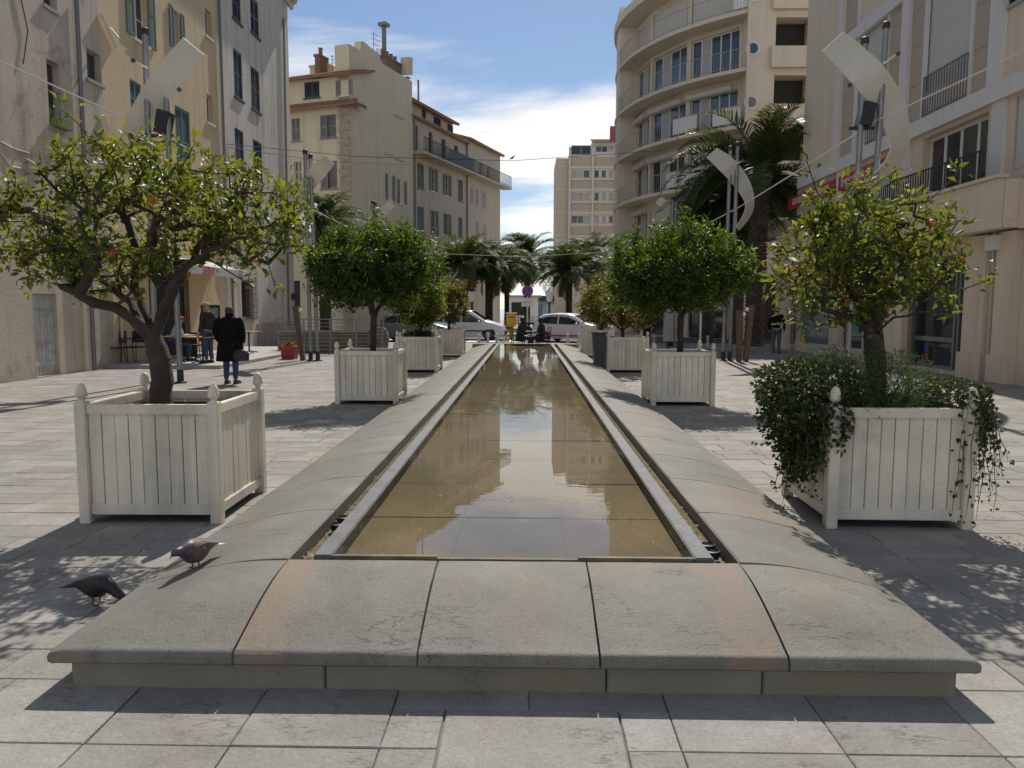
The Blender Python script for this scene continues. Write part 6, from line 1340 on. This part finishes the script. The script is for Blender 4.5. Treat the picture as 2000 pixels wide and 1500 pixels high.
bm = MB().lathe([(0.09,0),(0.09,0.05),(0.065,0.07),(0.06,0.34),(0.068,0.36),(0.055,0.38),(0.05,0.44),(0.072,0.49),(0.06,0.55),(0.02,0.58)],14).mesh('bollard', mat('bollard_white', (0.58,0.56,0.51), 0.6, 0.1, 4), smooth=45)
bp = [(936,673,'white bollard beside the planter farthest on the minivan side'),(953,669,'white bollard under the bonnet of the minivan, second from that planter'),(970,670,'white bollard nearest the bronze figures on the minivan side'),(989,661,'white bollard beside the foot of the yellow mailbox'),(1109,671,'white bollard in front of the red sill stripe'),(1128,686,'leaning white bollard next to the box behind the grey bin'),(758,667,'white bollard under the dark car by the ramp block'),(781,670,'white bollard under the front door of the dark car'),(1277,672,'white bollard behind the left rim of the laurel box, palm side'),(1382,677,'white bollard between the stubbly palm and the sail poles')]
for px, py, lb in bp:
    g = gnd(px,py); o = inst('bollard', bm, None, (g.x,g.y,-0.002), (0,R(6) if 'leaning' in lb else 0,0), (1.0,1.0,(0.85 if py < 680 else 1.25))); tag(o, lb, 'bollard', 'short white bollards')
g = gnd(1160,712); bn_ = thing('litter_bin', 'dark grey bin with a rim standing against a white planter box', 'bin', (1.90,20.15,0)); MB().add([(-0.12,-0.3,0),(0.13,-0.3,0),(0.13,0.3,0),(-0.12,0.3,0),(-0.18,-0.33,1.0),(0.15,-0.33,1.0),(0.15,0.33,1.0),(-0.18,0.33,1.0)],[(3,2,1,0),(0,1,5,4),(1,2,6,5),(2,3,7,6),(3,0,4,7),(4,5,6,7)]).build('bin_body', mat('bin_grey', (0.055,0.06,0.062), 0.6), bn_, bevel=0.02); MB().box(-0.20,-0.36,1.0,0.17,0.36,1.05).build('bin_rim', MATS['bin_grey'], bn_, bevel=0.015)
fe2 = thing('road_railing', 'grey barred railing along the road behind the mailbox', 'railing', (at(985,640,47).x,47,0.1)); Lr = at(1068,640,47).x-at(985,640,47).x
for k in range(5): MB().tube([(0,0,0.25+k*0.2),(Lr,0,0.25+k*0.2)],0.02,6).build('rail', M['steel'], fe2)
for k in range(4): MB().tube([(Lr*k/3,0,0),(Lr*k/3,0,1.08)],0.03,6).build('rail_post', M['steel'], fe2)
# grey cabinets under the palms
for px, py, lb in ((1304,690,'tall grey street cabinet left of the laurel trunk before the arcade'),(1324,690,'tall grey street cabinet right behind the laurel trunk before the arcade')):
    g = gnd(px,py); c = thing('street_cabinet', lb, 'cabinet', (g.x,g.y,0), 0, 'grey street cabinets'); MB().box(-0.16,-0.15,0.45,0.16,0.15,1.65).build('cabinet', M['steel'], c, bevel=0.01); MB().tube([(0,0,0),(0,0,0.46)],0.05,8).build('foot', M['iron'], c)

# ================================================================== pigeons
def pigeon(label, loc, rz, bodym, neckm, tailm, S=1.0, peck=0.0, fat=1.0):
    root = thing('pigeon', label, 'pigeon', loc, rz, 'pigeons beside the fountain'); root.scale = (S,)*3
    path = [(-0.105,0.105,0.012,0.010),(-0.085,0.108,0.030,0.022),(-0.05,0.105,0.046,0.044),(-0.01,0.102,0.056,0.057),(0.03,0.108,0.055,0.058),(0.062,0.122,0.046,0.050),(0.085,0.142-peck*0.03,0.034,0.038),(0.097+peck*0.02,0.165-peck*0.07,0.025,0.028),(0.104+peck*0.035,0.184-peck*0.105,0.023,0.023),(0.115+peck*0.045,0.199-peck*0.13,0.023,0.021),(0.128+peck*0.05,0.204-peck*0.145,0.019,0.017),(0.141+peck*0.05,0.200-peck*0.15,0.010,0.010)]
    path = [(x, z, ry*fat, rz_*fat) for x, z, ry, rz_ in path]; rings = []; n = 14
    for i, (x, z, ry, rz_) in enumerate(path):
        a, b = path[max(0,i-1)], path[min(len(path)-1,i+1)]; t_ = Vector((b[0]-a[0],0,b[1]-a[1])).normalized(); up_ = Vector((-t_.z,0,t_.x)); rings.append([Vector((x,0,z))+Vector((0,ry*math.cos(2*math.pi*k/n),0))+up_*rz_*math.sin(2*math.pi*k/n) for k in range(n)])
    mb = MB(); mb.loft(rings); nf = len(mb.f); 
    for q in range(len(mb.f)): mb.m[q] = 1 if 5*n <= q < 12*n else 0
    mb.build('body', [bodym, neckm], root, smooth=True, fix=True)
    MB().loft([[(-0.07,-0.026,0.112),(-0.07,0.026,0.112),(-0.07,0.026,0.098),(-0.07,-0.026,0.098)],[(-0.20,-0.038,0.088),(-0.20,0.038,0.088),(-0.20,0.038,0.083),(-0.20,-0.038,0.083)]]).build('tail', tailm, root)
    for s in (-1,1):
        MB().loft([[(x, s*(w+0.004), z+h), (x, s*(w+0.008), z), (x, s*(w-0.006), z-h), (x, s*(w-0.02), z)] for x, w, z, h in ((0.05,0.048,0.115,0.018),(0.02,0.056,0.112,0.034),(-0.04,0.052,0.112,0.032),(-0.10,0.034,0.108,0.018),(-0.165,0.014,0.098,0.005))]).build('wing', bodym, root, smooth=60, fix=True)
        fm = mat('pigeon_foot', (0.20,0.08,0.06), 0.6); lg = MB().tube([(0.0,s*0.024,0.062),(0.004,s*0.024,0.03),(0.0,s*0.024,0.006)],[0.007,0.0045,0.004],6).build('leg', fm, root)
        for a in (-0.5,0,0.5,math.pi): MB().tube([(0.0,s*0.024,0.006),(0.030*math.cos(a)*(0.6 if a > 2 else 1),s*0.024+0.030*math.sin(a),0.002)],[0.0035,0.002],5).build('toe', fm, lg)
        MB().sphere((0.120+peck*0.045,s*0.0195,0.203-peck*0.132),0.004,8,5).build('eye', mat('pigeon_eye', (0.5,0.13,0.02), 0.2), root, smooth=True)
    hx, hz_ = path[-1][0], path[-1][1]; MB().tube([(hx-0.004,0,hz_),(hx+0.012,0,hz_-0.005),(hx+0.022,0,hz_-0.014)],[0.006,0.004,0.001],6).build('beak', M['black'], root)
    return root
pb = mat('pigeon_mauve', (0.115,0.078,0.070), 0.65, 0.35, 45, (0.08,0.05,0.055), 0.5, 18); pn = mat('pigeon_neck', (0.070,0.050,0.064), 0.4, 0.35, 60, (0.085,0.04,0.07), 0.6, 25); pw = mat('pigeon_white', (0.6,0.6,0.58), 0.7)
pk = mat('pigeon_black', (0.012,0.012,0.014), 0.45, 0.3, 30)
def on_coping(px, py):
    z = 0.25
    for _ in range(12):
        p = gnd(px, py, z); d = min(p.x-(FX-FW), CW); z = hz(max(0, min(CW, d)))
    return p.x, p.y, z
x, y_, z = on_coping(383,1108); pigeon('mauve brown pigeon with a white tail walking on the stone coping', (x,y_,z-0.004), R(250), pb, pn, pw, 0.95, 0.5, 1.2)
g = gnd(188,1180); pigeon('black pigeon pecking at the paving in the tree shade', (g.x,g.y,0), R(-14), pk, pk, pk, 1.02, 1.0, 1.08)
# a bird perched on the thin wire
p = at(1001,312,41); tag(MB().loft([[(x+0, ry*math.cos(k*0.785), z+rz_*math.sin(k*0.785)) for k in range(8)] for x, z, ry, rz_ in ((-0.16,0.02,0.01,0.01),(-0.06,0.08,0.05,0.05),(0.02,0.11,0.06,0.065),(0.07,0.17,0.035,0.035),(0.10,0.19,0.03,0.028),(0.135,0.185,0.008,0.008))]).build('bird', pk, None, p, smooth=True), 'small dark bird perched on the thin wire over the fountain', 'bird')
